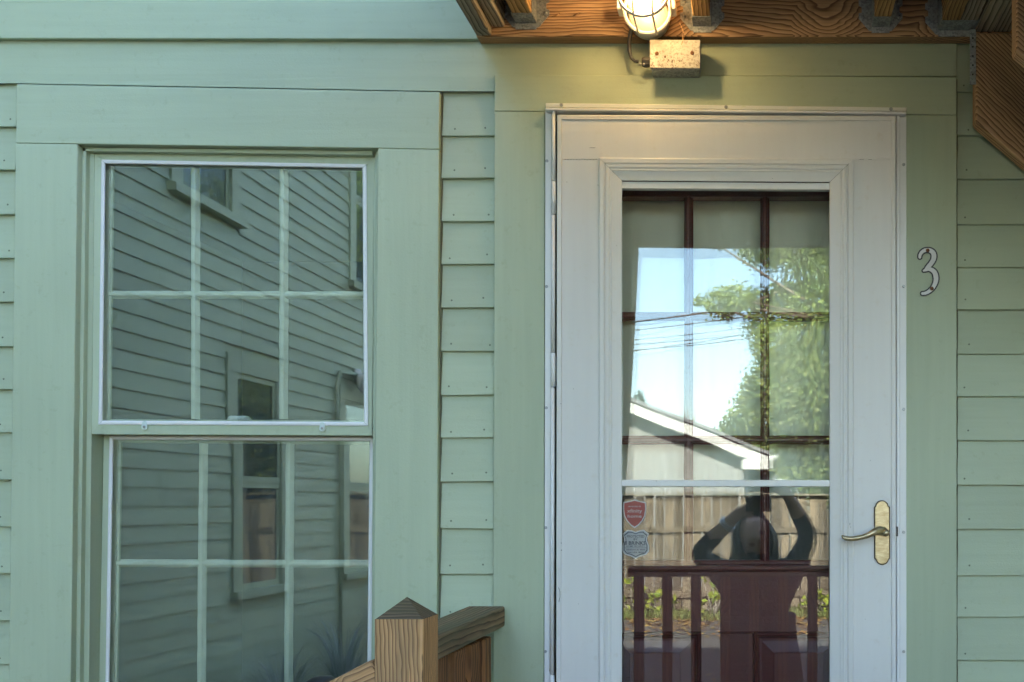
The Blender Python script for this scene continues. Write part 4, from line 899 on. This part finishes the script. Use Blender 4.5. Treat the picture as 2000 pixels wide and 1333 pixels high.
for y in (-1.6, -0.55):
    prism('step_stringer', [(-0.72, y, 0.0), (-0.72, y, PZ - 0.05), (-0.78, y, PZ - 0.24), (-1.0, y, PZ - 0.24), (-1.02, y, PZ - 0.42), (-1.28, y, PZ - 0.42), (-1.3, y, 0.0)], (0, 0.038, 0), M['deck_wood'], porch, 0.002)
# front railing (seen mirrored in the door)
FY = -1.59; ZR = ZC - 0.262
lumber('handrail', (-0.50, FY, ZR), (1.1, FY, ZR), 0.089, 0.038, M['rail_wood'], porch); lumber('bottom_rail', (-0.50, FY, PZ + 0.09), (1.1, FY, PZ + 0.09), 0.038, 0.06, M['rail_wood'], porch)
for k in range(14):
    xb = -0.462 + 0.112 * k; lumber('baluster', (xb, FY, PZ + 0.12), (xb, FY, ZR - 0.019), 0.038, 0.038, M['baluster_wood'], porch, up=(0, 1, 0))
lumber('post', (1.06, FY, 0), (1.06, FY, ZR + 0.1), 0.089, 0.089, M['post_wood'], porch, up=(0, 1, 0))
# black dome behind the sloping rail
cvp = P(630, 1320, -0.30)
cvr = thing('rounded_cover', (cvp.x, cvp.y, 0), 'black rounded metal cover peeking over the sloping stair rail', 'cover')
lathe('dome', [(0.0, 0.0), (0.02, -0.003), (0.035, -0.012), (0.043, -0.03), (0.045, -0.06), (0.045, -0.16), (0, -0.16)], cvp, (0, 0, 1), M['black'], cvr, 24)
tube('stand', [(cvp.x, cvp.y, 0), (cvp.x, cvp.y, cvp.z - 0.15)], 0.012, M['black'], cvr)

# ------------------------------------------------------------------ plants
def leaf_cloud(blobs, size, density, seed, squash=0.8, droop=0.3):
    rg = np.random.default_rng(seed); V = []; Fc = []; n0 = 0
    for (cx_, cy_, cz_, r_) in blobs:
        n = int(density * (r_ ** 2)); d = rg.normal(size=(n, 3)); d /= np.linalg.norm(d, axis=1)[:, None]
        rad = r_ * (0.35 + 0.65 * rg.random(n) ** 0.5) * (1 + 0.25 * rg.normal(size=n)); c = np.array([cx_, cy_, cz_]) + d * rad[:, None] * np.array([1, 1, squash])
        a = rg.normal(size=(n, 3)); a[:, 2] -= droop; a /= np.linalg.norm(a, axis=1)[:, None]; b = np.cross(a, rg.normal(size=(n, 3))); b /= np.linalg.norm(b, axis=1)[:, None]
        s = size * (0.6 + 0.8 * rg.random(n))[:, None]; nn = np.cross(a, b)
        p0 = c - a * s * 0.5; p1 = c + b * s * 0.33 + nn * s * 0.08; p2 = c + a * s * 0.5; p3 = c - b * s * 0.33 + nn * s * 0.08
        V.append(np.stack([p0, p1, p2, p3], 1).reshape(-1, 3)); k = np.arange(n) * 4 + n0; Fc.append(np.stack([k, k + 1, k + 2, k + 3], 1)); n0 += 4 * n
    return np.concatenate(V), np.concatenate(Fc)
def raw_mesh(name, V, Fc, mat, parent=None, origin=(0, 0, 0)):
    o3 = np.array(origin, float); me = bpy.data.meshes.new(name); me.from_pydata((V - o3).tolist(), [], Fc.tolist()); me.materials.append(mat); me.update()
    return link(bpy.data.objects.new(name, me), parent, Matrix.Translation(Vector(origin)))
def tree(name, base, blobs, size, dens, mat, trunk_r, label, seed, top=None, group=None):
    root = thing(name, base, label, 'tree', group); V, Fc = leaf_cloud(blobs, size, dens, seed); raw_mesh('crown', V, Fc, M[mat], root, base)
    rr = random.Random(seed); base = Vector(base); cc = sum((Vector(b[:3]) for b in blobs), Vector()) / len(blobs); tp_ = top or (cc.x * 0.5 + base.x * 0.5, cc.y, cc.z)
    bm = bmesh.new(); tp_ = Vector(tp_); pts = [base.lerp(tp_, k / 6) + Vector((rr.uniform(-.08, .08), rr.uniform(-.08, .08), 0)) * (k > 0) for k in range(7)]
    tube_bm(bm, pts, [trunk_r * (1 - 0.11 * k) for k in range(7)], 10)
    for b in blobs:
        s = pts[rr.randint(3, 6)]; e_ = Vector(b[:3]); m_ = s.lerp(e_, 0.5) + Vector((0, 0, 0.15 * (e_ - s).length))
        tube_bm(bm, [s, m_, e_], [trunk_r * 0.32, trunk_r * 0.2, trunk_r * 0.06], 6)
    for v in bm.verts: v.co -= base
    finish(bm, 'trunk', M['bark'], root, Matrix.Translation(base), True); return root
def R3(u, v, t): return (u - PU) * t / F, -(t - D), ZC - (v - PV) * t / F      # mirrored point at optical path length t
def blobs_px(lst, t, jit, seed):
    rr = random.Random(seed); o = []
    for (u, v, r_) in lst:
        x, y, z_ = R3(u, v, t + rr.uniform(-jit, jit)); o.append((x, y, z_, r_ * t / F))
    return o
mb = blobs_px([(1400, 476, 14), (1462, 490, 26), (1500, 500, 40), (1550, 490, 60), (1600, 530, 70), (1590, 600, 70), (1530, 585, 48), (1480, 590, 40), (1440, 582, 36), (1400, 590, 34), (1368, 588, 16), (1420, 612, 20),
               (1490, 640, 40), (1480, 430, 50), (1570, 400, 90), (1660, 470, 100), (1700, 600, 110), (1640, 330, 120), (1800, 450, 140), (1520, 650, 40)], 18.6, 0.8, 1)
tree('maple_tree', (3.1, -16.3, 0), mb, 0.066, 5600, 'leaf_maple', 0.2, 'leafy maple mirrored high in the door glass, reaching over the sky', 11, top=(2.4, -16.2, 5.5))
db = blobs_px([(1545, 700, 50), (1590, 700, 75), (1560, 800, 60), (1605, 790, 80), (1615, 880, 80), (1570, 880, 55), (1560, 930, 45), (1680, 760, 110), (1700, 880, 100), (1660, 660, 90), (1600, 940, 60), (1565, 745, 60)], 16.4, 0.5, 2)
tree('broadleaf_tree', (1.9, -14.1, 0), db, 0.068, 6200, 'leaf_dense', 0.22, 'dense green tree mirrored low in the door glass just behind the fence', 12)
fb = blobs_px([(1490, 680, 26), (1510, 715, 40), (1490, 750, 38), (1478, 790, 42), (1445, 820, 30), (1428, 850, 28), (1470, 850, 45), (1520, 800, 50), (1520, 860, 50), (1500, 900, 45), (1450, 890, 40)], 27.0, 1.0, 8)
tree('broadleaf_tree', (0.6, -24.6, 0), fb, 0.095, 4000, 'leaf_dense', 0.2, 'farther hazy green tree mirrored behind the white gable roof', 13)
# bare tree and small pine
def bare(name, base, h, label, seed):
    root = thing(name, base, label, 'tree'); rr = random.Random(seed); bm = bmesh.new(); base = Vector(base)
    def grow(p, d, L, r_, k):
        q = p + d * L; tube_bm(bm, [p, p.lerp(q, 0.5) + Vector((rr.uniform(-.04, .04) * L, 0, rr.uniform(-.03, .03) * L)), q], [r_, r_ * 0.85, r_ * 0.65], 5, False)
        if k == 0: return
        for _ in range(3): grow(q if _ else p.lerp(q, 0.7), (d + Vector((rr.uniform(-.6, .6), rr.uniform(-.6, .6), rr.uniform(-.15, .4)))).normalized(), L * 0.72, r_ * 0.58, k - 1)
    grow(Vector((0, 0, 0)), Vector((0, 0, 1)), h * 0.30, 0.09, 5); finish(bm, 'trunk', M['twig'], root, Matrix.Translation(base), True); return root
x, y, _ = R3(1390, 900, 30); bare('bare_tree', (x, y, 0), 5.0, 'bare pale twiggy tree mirrored beside the white gable roof', 4)
x, y, zt = R3(1247, 763, 40); pine = thing('pine_tree', (x, y, 0), 'small dark pine mirrored above the neighbouring gable roof', 'tree')
V = []; Fc = []; rg = np.random.default_rng(9); k = 0
for i in range(2600):
    t_ = rg.random() ** 0.8; zz = zt - (zt * 0.75) * t_; rad = (0.1 + 1.35 * t_) * (0.6 + 0.4 * math.sin(zz * 9)) * rg.random() ** 0.5; a = rg.random() * 6.283
    c = np.array([x + rad * math.cos(a), y + rad * math.sin(a), zz - 0.2 * rad]); d = np.array([math.cos(a), math.sin(a), -0.3]) * 0.17; w = np.array([-math.sin(a), math.cos(a), 0]) * 0.04
    V += [c - w, c + d - w, c + d + w, c + w]; Fc.append((k, k + 1, k + 2, k + 3)); k += 4
raw_mesh('crown', np.array(V), np.array(Fc), M['leaf_pine'], pine, (x, y, 0)); tube('trunk', [(x, y, 0), (x, y, zt - 0.2)], [0.14, 0.02], M['bark'], pine)
# unseen trees added to block sky light and green the wing's windows
for i, (tx, ty, tz) in enumerate(((5.9, -3.4, 3.6), (7.2, -7.6, 4.2), (6.6, 1.2, 3.6))):
    rr = random.Random(50 + i); bl = [(tx + rr.uniform(-1.6, 1.6), ty + rr.uniform(-1.6, 1.6), tz + rr.uniform(-2.9, 1.8), rr.uniform(0.7, 1.2)) for _ in range(20)]
    tree('yard_tree', (tx, ty, 0), bl, 0.22, 420, 'leaf_maple', 0.2, ['broad yard tree standing level with the porch, out past the stairs', 'tall yard tree out by the end of the fence', 'yard tree standing beside the house end wall'][i], 60 + i)
# yellow-green young plants at the fence foot
def shrub(name, base, r_, h, n, size, mat, label, seed, group=None):
    rr = random.Random(seed); bl = [(base[0] + rr.uniform(-r_, r_), base[1] + rr.uniform(-r_, r_) * 0.6, h * (0.2 + 0.75 * k / n), r_ * rr.uniform(0.35, 0.6)) for k in range(n)]
    root = thing(name, base, label, 'plant', group); V, Fc = leaf_cloud(bl, size, 900 / (size / 0.1) ** 2, seed); raw_mesh('foliage', V, Fc, M[mat], root, base)
    bm = bmesh.new(); bb = Vector(base)
    for b in bl: tube_bm(bm, [Vector((0, 0, 0)), (Vector(b[:3]) - bb) * 0.6 + Vector((0, 0, 0.04)), Vector(b[:3]) - bb], [0.012, 0.008, 0.003], 5)
    finish(bm, 'stem', M['twig'], root, Matrix.Translation(bb), True); return root
x, y, _ = R3(1232, 1200, 15.0); shrub('shrub', (x, y, 0), 0.20, 0.62, 8, 0.13, 'leaf_yellow', 'sunlit yellow-green shrub at the fence foot, nearest the deck post in the door mirror', 1)
x, y, _ = R3(1395, 1200, 14.8); shrub('shrub', (x, y, 0), 0.17, 0.66, 8, 0.14, 'leaf_yellow', 'sunlit yellow-green shrub at the fence foot beside the mirrored photographer', 2)
x, y, _ = R3(1290, 1205, 15.1); shrub('shrub', (x, y, 0), 0.22, 0.34, 7, 0.10, 'leaf_yellow', 'low yellow-green shrub between the two taller ones at the fence foot', 3)
x, y, _ = R3(1605, 1205, 15.0); shrub('shrub', (x, y, 0), 0.25, 0.36, 7, 0.10, 'leaf_yellow', 'low yellow-green shrub at the fence foot beyond the photographer', 5)
# grass strip and fallen leaves
rg = np.random.default_rng(21); n = 5200; bx = rg.uniform(-5, 4.5, n); by = rg.uniform(-13.05, -12.15, n); hh = rg.uniform(0.05, 0.16, n); an = rg.random(n) * 6.283; V = np.zeros((n, 3, 3))
V[:, 0] = np.stack([bx - 0.02 * np.cos(an), by - 0.02 * np.sin(an), 0 * bx], 1); V[:, 1] = np.stack([bx + 0.02 * np.cos(an), by + 0.02 * np.sin(an), 0 * bx], 1); V[:, 2] = np.stack([bx + rg.normal(0, .04, n), by + rg.normal(0, .04, n), hh], 1)
g = raw_mesh('grass', V.reshape(-1, 3), np.arange(3 * n).reshape(n, 3), M['grass_blade']); tag(g, 'short ragged grass strip along the foot of the fence', 'grass', kind='stuff')
n = 3000; bx = rg.uniform(-4, 4, n); by = -12.9 + np.abs(rg.normal(0, 1.0, n)) * 1.2; by[: n // 6] = rg.uniform(-12, -3, n // 6); an = rg.random(n) * 6.283; s = rg.uniform(0.025, 0.06, n); V = np.zeros((n, 4, 3))
for k, (ca, rr_) in enumerate(((0, 1), (1.57, .7), (3.14, 1), (4.71, .7))): V[:, k] = np.stack([bx + s * rr_ * np.cos(an + ca), by + s * rr_ * np.sin(an + ca), 0.012 + rg.uniform(0, 0.03, n)], 1)
g = raw_mesh('fallen_leaves', V.reshape(-1, 3), np.arange(4 * n).reshape(n, 4), M['leaf_litter']); tag(g, 'brown fallen leaves strewn over the drive and fence foot', 'leaves', kind='stuff')
# arching silver grass along the wing
def clump(name, base, n, h, label, seed):
    rr = random.Random(seed); V = []; Fc = []; k = 0
    for i in range(n):
        a = rr.uniform(0, 6.283); hh = h * rr.uniform(0.6, 1.1); sp = rr.uniform(0.15, 0.5); w = rr.uniform(0.006, 0.016); pts = []
        for j in range(7):
            t = j / 6; pts.append((base[0] + math.cos(a) * sp * t ** 1.7, base[1] + math.sin(a) * sp * t ** 1.7, hh * (1.35 * t - 0.55 * t ** 3)))
        for j, p in enumerate(pts):
            ww = w * (1 - j / 6.5); V += [(p[0] - math.sin(a) * ww, p[1] + math.cos(a) * ww, p[2]), (p[0] + math.sin(a) * ww, p[1] - math.cos(a) * ww, p[2])]
        for j in range(6): b = k + 2 * j; Fc.append((b, b + 1, b + 3, b + 2))
        k += 14
    o = raw_mesh(name, np.array(V), np.array(Fc), M['plume'], None, base); return tag(o, label, 'plant')
for i, (gx, gy, gh) in enumerate(((-3.0, -3.9, 0.85), (-2.95, -4.7, 0.95), (-2.9, -5.5, 1.2), (-2.95, -6.3, 1.35))):
    clump('ornamental_grass', (gx, gy, 0), 150, gh, ['lowest arching silver grass clump beside the green wing, nearest the sash window', 'second silver grass clump along the green wing from the sash window', 'third silver grass clump along the green wing, by its pipe', 'tallest silver grass clump along the green wing, farthest from the sash window'][i], 70 + i)

# ------------------------------------------------------------------ fence, garage, shed, wires
fy = -(15.4 - D); fence = thing('fence', (-0.5, fy, 0), 'weathered board fence with cap rail mirrored across the door glass', 'fence'); fh = ZC + 0.15
me_board = None
for k in range(62):
    xb = -5.0 + 0.146 * k; dz = random.uniform(-0.012, 0.012)
    if me_board is None:
        o = lumber('fence_board', (xb, fy, 0.08), (xb, fy, fh - 0.02), 0.019, 0.126, M['fence_wood'], fence, up=(1, 0, 0)); me_board = o.data; mw0 = WM[o.name].copy()
    else:
        o = bpy.data.objects.new('fence_board', me_board); link(o, fence, Matrix.Translation((0.146 * k, random.uniform(-0.004, 0.004), dz)) @ mw0 @ Matrix.Rotation(R(random.uniform(-0.4, 0.4)), 4, 'Y'))
for zz, hh in ((0.30, 0.10), (1.28, 0.09)): lumber('fence_rail', (-5.1, fy + 0.032, zz), (4.1, fy + 0.032, zz), 0.04, hh, M['fence_wood'], fence)
lumber('cap_rail', (-5.1, fy + 0.02, fh), (4.1, fy + 0.02, fh), 0.13, 0.03, M['fence_wood'], fence)
for k in range(5): lumber('fence_post', (-4.9 + 2.2 * k, fy - 0.06, 0), (-4.9 + 2.2 * k, fy - 0.06, fh + 0.04), 0.09, 0.09, M['fence_wood'], fence, up=(0, 1, 0))
# neighbour's garage
gt = 20.0; gy = -(gt - D); ex, _, ez = R3(1500, 893, gt); rx, rz_ = ex - 5.3, ez + 2.05
gar = thing('garage', (rx, gy, 0), 'pale neighbouring garage with a white-trimmed gable mirrored above the fence', 'garage')
wl_ = [(ex - 0.45, ez - 0.02), (rx, rz_ - 0.2), (2 * rx - ex + 0.45, ez - 0.02), (2 * rx - ex + 0.45, 0), (ex - 0.45, 0)]
prism('wall', [(a, gy - 0.35, b) for a, b in wl_], (0, -6, 0), M['garage_wall'], gar)
for k in range(40):
    z0 = 0.1 + k * 0.12; 
    if z0 + 0.12 > rz_ - 0.3: break
    half = 1.0 if z0 < ez - 0.1 else max(0.0, (rz_ - 0.25 - z0 - 0.12) / (rz_ - ez)); w_g = (ex - 0.45 - rx) * half
    if w_g > 0.2: mk('siding_board', [(rx - w_g, gy - 0.338, z0), (rx + w_g, gy - 0.338, z0), (rx + w_g, gy - 0.345, z0 + 0.125), (rx - w_g, gy - 0.345, z0 + 0.125), (rx - w_g, gy - 0.35, z0), (rx + w_g, gy - 0.35, z0), (rx + w_g, gy - 0.352, z0 + 0.125), (rx - w_g, gy - 0.352, z0 + 0.125)], BOXF, M['garage_wall'], gar)
for s in (1, -1):
    e0 = Vector((rx + s * (ex - rx), gy, ez)); r0 = Vector((rx, gy, rz_))
    prism('roof', [e0 + Vector((s * 0.03, 0, 0.03)), r0 + Vector((0, 0, 0.03)), r0 + Vector((0, 0, 0.11)), e0 + Vector((s * 0.03, 0, 0.10))], (0, -6.6, 0), M['roof'], gar)
    prism('rake_board', [e0, r0, r0 - Vector((0, 0, 0.19)), e0 - Vector((s * 0.05, 0, 0.19))], (0, 0.03, 0), M['white_trim'], gar)
    prism('soffit', [e0 - Vector((0, 0.03, 0.02)), r0 - Vector((0, 0.03, 0.02)), r0 - Vector((0, 0.03, 0.05)), e0 - Vector((0, 0.03, 0.05))], (0, -0.32, 0), M['white_trim'], gar)
    box('eave_return', min(e0.x, e0.x - s * 0.5), max(e0.x, e0.x - s * 0.5), gy - 0.3, gy + 0.035, ez - 0.26, ez - 0.06, M['white_trim'], gar, 0.01)
tube('gutter', [(ex + 0.08, gy + 0.05, ez - 0.03), (ex + 0.08, gy - 6.6, ez - 0.03)], 0.07, M['white_trim'], gar, 10)
# a lower shed behind
stt = 26.0; sy = -(stt - D); a0 = R3(1376, 940, stt); a1 = R3(1397, 906, stt); a2 = R3(1540, 912, stt)
shed = thing('shed', (a1[0], sy, 0), 'small grey-roofed shed with white gable mirrored just above the fence', 'shed')
prism('wall', [(a0[0] + .02, sy - 0.2, 0), (a2[0], sy - 0.2, 0), (a2[0], sy - 0.2, a0[2] + 0.05), (a0[0] + .02, sy - 0.2, a0[2] + 0.05)], (0, -2.5, 0), M['shed_wall'], shed)
mk('roof', [(a0[0] - .1, sy, a0[2] - 0.1), (a2[0] + .1, sy, a2[2] - 0.55), (a2[0] + .1, sy - 1.4, a2[2]), (a0[0] + 0.25, sy - 1.4, a1[2]), (a2[0] + .1, sy - 2.9, a2[2] - 0.55), (a0[0] - .1, sy - 2.9, a0[2] - 0.1)], [(0, 1, 2, 3), (3, 2, 4, 5), (0, 3, 5), (1, 4, 2), (0, 5, 4, 1)], M['roof'], shed)
gx = (a0[0] + a1[0]) / 2
prism('gable', [(a0[0] - 0.05, sy + 0.03, a0[2] - 0.1), (a1[0] + 0.08, sy + 0.03, a0[2] - 0.1), (gx, sy + 0.03, a1[2] + 0.02)], (0, -0.6, 0), M['white_trim'], shed)
# utility poles and overhead wires
wt = 24.0; wy = -(wt - D)
poles = []
for i, xx in enumerate((-14.0, 13.0)):
    up_ = thing('utility_pole', (xx, wy, 0), ['wooden utility pole carrying wires beyond the garage', 'wooden utility pole carrying wires beyond the trees'][i], 'utility pole')
    tube('pole', [(xx, wy, 0), (xx, wy, 9.5)], [0.16, 0.11], M['bark'], up_, 10); box('crossarm', xx - 0.06, xx + 0.06, wy - 1.0, wy + 1.0, 8.4, 8.52, M['bark'], up_, 0.01)
wires = [((1240, 630), (1460, 598), 0), ((1240, 634), (1460, 606), 0.3), ((1240, 640), (1460, 614), -0.4), ((1240, 673), (1460, 650), 0.5), ((1240, 679), (1460, 657), -0.6), ((1240, 686), (1460, 667), 0.8), ((1240, 676), (1460, 643), -0.9)]
for i, (a, b, dy) in enumerate(wires):
    pa = Vector(R3(*a, wt)); pb = Vector(R3(*b, wt)); pa.y = pb.y = wy + dy; m_ = (pb.z - pa.z) / (pb.x - pa.x); pts = []
    for k in range(25):
        xx = -14 + 27 * k / 24; pts.append((xx, wy + dy, pa.z + m_ * (xx - pa.x) + 0.0022 * ((xx - pa.x) ** 2)))
    tag(tube('power_line', pts, 0.017 if i < 3 else 0.012, M['black'], None, 5, False), ['topmost', 'second', 'third', 'fourth', 'fifth', 'sixth', 'seventh'][i] + ' overhead wire crossing the mirrored sky in the door', 'power line', 'overhead wires across the mirrored sky')

# ------------------------------------------------------------------ the photographer (mirrored in the door)
def photographer():
    J = {}; E = []
    def v(n, co, r, r2=None): J[n] = (Vector(co), r, r2 or r)
    def e(a, b): E.append((a, b))
    by = -2.72
    v('hip', (0.02, by, 0.90), 0.17, 0.12); v('waist', (0.0, by, 1.06), 0.145, 0.105); v('chest', (0.0, by, 1.24), 0.165, 0.115); v('neckb', (0.0, by + 0.01, 1.365), 0.07); v('neck', (-0.01, by + 0.03, 1.42), 0.055)
    v('jaw', (-0.015, by + 0.055, 1.46), 0.062, 0.07); v('face', (-0.02, by + 0.06, 1.505), 0.078, 0.088); v('skull', (-0.02, by + 0.03, 1.56), 0.076, 0.088); v('crown', (-0.02, by + 0.01, 1.605), 0.05)
    for a, b in (('hip', 'waist'), ('waist', 'chest'), ('chest', 'neckb'), ('neckb', 'neck'), ('neck', 'jaw'), ('jaw', 'face'), ('face', 'skull'), ('skull', 'crown')): e(a, b)
    for s, n in ((-1, 'l'), (1, 'r')):
        v('kn' + n, (0.02 + s * 0.10, by + 0.02, 0.48), 0.065); v('th' + n, (0.02 + s * 0.095, by, 0.78), 0.09); v('an' + n, (0.02 + s * 0.11, by, 0.09), 0.045); v('to' + n, (0.02 + s * 0.12, by + 0.16, 0.035), 0.035)
        e('hip', 'th' + n); e('th' + n, 'kn' + n); e('kn' + n, 'an' + n); e('an' + n, 'to' + n)
    arms = {'l': [(-0.175, by + 0.01, 1.32), (-0.292, by + 0.17, 1.425), (-0.120, by + 0.245, 1.598), (-0.080, by + 0.262, 1.640)], 'r': [(0.175, by + 0.01, 1.33), (0.252, by + 0.14, 1.515), (0.140, by + 0.24, 1.715), (0.100, by + 0.255, 1.755)]}
    for n, a in arms.items():
        v('sh' + n, a[0], 0.068); v('el' + n, a[1], 0.052); v('wr' + n, a[2], 0.030); v('pa' + n, a[3], 0.034, 0.02); e('chest', 'sh' + n); e('sh' + n, 'el' + n); e('el' + n, 'wr' + n); e('wr' + n, 'pa' + n)
        s = 1 if n == 'l' else -1; p = Vector(a[3])
        for k in range(4):
            b0 = p + Vector((s * 0.018, 0.004, 0.022 - 0.015 * k)); b1 = b0 + Vector((s * (0.030 - 0.003 * abs(k - 1)), 0.010, 0.002)); b2 = b1 + Vector((s * 0.014, -0.014, -0.003))
            v(f'f{n}{k}a', b0, 0.0092); v(f'f{n}{k}b', b1, 0.0085); v(f'f{n}{k}c', b2, 0.0075); e('pa' + n, f'f{n}{k}a'); e(f'f{n}{k}a', f'f{n}{k}b'); e(f'f{n}{k}b', f'f{n}{k}c')
        v(f't{n}a', p + Vector((s * 0.012, -0.022, -0.016)), 0.011); v(f't{n}b', p + Vector((s * 0.036, -0.028, -0.010)), 0.009); e('pa' + n, f't{n}a'); e(f't{n}a', f't{n}b')
    names = list(J); idx = {n: i for i, n in enumerate(names)}
    me = bpy.data.meshes.new('body'); me.from_pydata([J[n][0] for n in names], [(idx[a], idx[b]) for a, b in E], []); ob = bpy.data.objects.new('tmp_body', me); COL.objects.link(ob)
    sk = ob.modifiers.new('s', 'SKIN'); sk.use_smooth_shade = True; ss = ob.modifiers.new('u', 'SUBSURF'); ss.levels = 2; ss.render_levels = 2
    for i, n in enumerate(names): d = me.skin_vertices[0].data[i]; d.radius = (J[n][1], J[n][2]); d.use_root = (n == 'hip')
    dg = bpy.context.evaluated_depsgraph_get(); m2 = bpy.data.meshes.new_from_object(ob.evaluated_get(dg)); bpy.data.objects.remove(ob)
    m2.materials.clear()
    for k in ('coat', 'skin', 'jeans', 'hair', 'black', 'lips'): m2.materials.append(M[k])
    wl3, wr3 = Vector(arms['l'][2]), Vector(arms['r'][2])
    # nose, brow and mouth relief
    for vt in m2.vertices:
        c = vt.co; dx = c.x + 0.02
        if c.y > by + 0.10 and 1.43 < c.z < 1.60 and abs(dx) < 0.09:
            c.y += 0.022 * math.exp(-(dx / 0.014) ** 2 - ((c.z - 1.505) / 0.022) ** 2) - 0.010 * math.exp(-((abs(dx) - 0.032) / 0.016) ** 2 - ((c.z - 1.532) / 0.012) ** 2) + 0.006 * math.exp(-(dx / 0.025) ** 2 - ((c.z - 1.468) / 0.008) ** 2)
    for p in m2.polygons:
        c = p.center; p.use_smooth = True; mi = 0
        if c.z < 0.10: mi = 4
        elif c.z < 0.72: mi = 2
        elif 1.425 < c.z < 1.64 and abs(c.x + 0.02) < 0.10 and c.y < by + 0.2: mi = 1
        elif c.y > by + 0.17 and c.z > 1.50 and ((c - wl3).length < 0.15 or (c - wr3).length < 0.12): mi = 1
        if mi == 1 and c.y > by + 0.08 and c.z < 1.60:
            dx = abs(c.x + 0.02)
            if ((dx - 0.032) / 0.016) ** 2 + ((c.z - 1.533) / 0.009) ** 2 < 1: mi = 3
            elif (dx / 0.026) ** 2 + ((c.z - 1.467) / 0.006) ** 2 < 1: mi = 5
        p.material_index = mi
    body = bpy.data.objects.new('person', m2); base = Vector((0.02, by, 0)); m2.transform(Matrix.Translation(-base)); link(body, None, Matrix.Translation(base))
    tag(body, 'photographer in a black coat with raised arms holding a camera, mirrored in the door', 'person')
    # hair: an open cap round the skull, falling to the collar
    bm = bmesh.new(); rings = []
    for j in range(10):
        t = j / 9; row = []; zz = 1.645 - 0.30 * t; rad = 0.03 + 0.072 * math.sin(min(1.0, t * 1.9) * math.pi / 2) + 0.018 * t
        for k in range(19):
            a = R(70) + R(400 - 0) * 0 + (R(360) - R(140)) * k / 18 + R(0); a = R(90 + 52 * min(1, t * 5)) + (R(360) - 2 * R(52 * min(1, t * 5))) * k / 18
            rad2 = rad * (1 + 0.05 * math.sin(k * 4.1 + j * 0.7) + 0.03 * math.sin(k * 1.7 - j)); row.append(bm.verts.new((-0.02 + rad2 * math.cos(a) * 1.0, by + 0.020 + rad2 * math.sin(a) * 1.05, zz + 0.004 * math.sin(k * 2.1))))
        rings.append(row)
    for a, b in zip(rings, rings[1:]):
        for k in range(18): bm.faces.new((a[k], a[k + 1], b[k + 1], b[k]))
    mw = centre_bm(bm); finish(bm, 'hair', M['hair'], body, mw, True)
    # coat skirt
    lathe('coat_hem', [(0.165, 1.12), (0.175, 1.0), (0.20, 0.85), (0.215, 0.70), (0.20, 0.70), (0.185, 0.85)], (0.02, by, 0), (0, 0, 1), M['coat'], body, 28)
    for off in (0.0, 0.016): 
        w = wl3.lerp(Vector(arms['l'][1]), 0.12 + off * 4); bm = bmesh.new(); ax = (Vector(arms['l'][1]) - wl3).normalized(); nx = ax.orthogonal().normalized(); ny = ax.cross(nx)
        tube_bm(bm, [w + nx * 0.037 * math.cos(k * math.pi / 10) + ny * 0.037 * math.sin(k * math.pi / 10) for k in range(21)], 0.006, 6, False); mw = centre_bm(bm); finish(bm, 'bracelet', M['silver'], body, mw, True)
photographer()
hc = thing('handheld_camera', (0.0, -2.44, 1.60), 'black camera with flash held up by the photographer mirrored in the door', 'camera')
box('body', -0.056, 0.060, -2.475, -2.425, 1.632, 1.702, M['black'], hc, 0.008, 2)
lathe('lens', [(0.036, 0), (0.038, 0.015), (0.038, 0.034), (0.033, 0.040), (0.028, 0.036), (0, 0.03)], (0.0, -2.426, 1.667), (0, 1, 0), M['black'], hc)
box('prism_hump', -0.028, 0.028, -2.47, -2.43, 1.703, 1.718, M['black'], hc, 0.006); box('flash', 0.012, 0.07, -2.48, -2.425, 1.719, 1.755, M['black'], hc, 0.006)
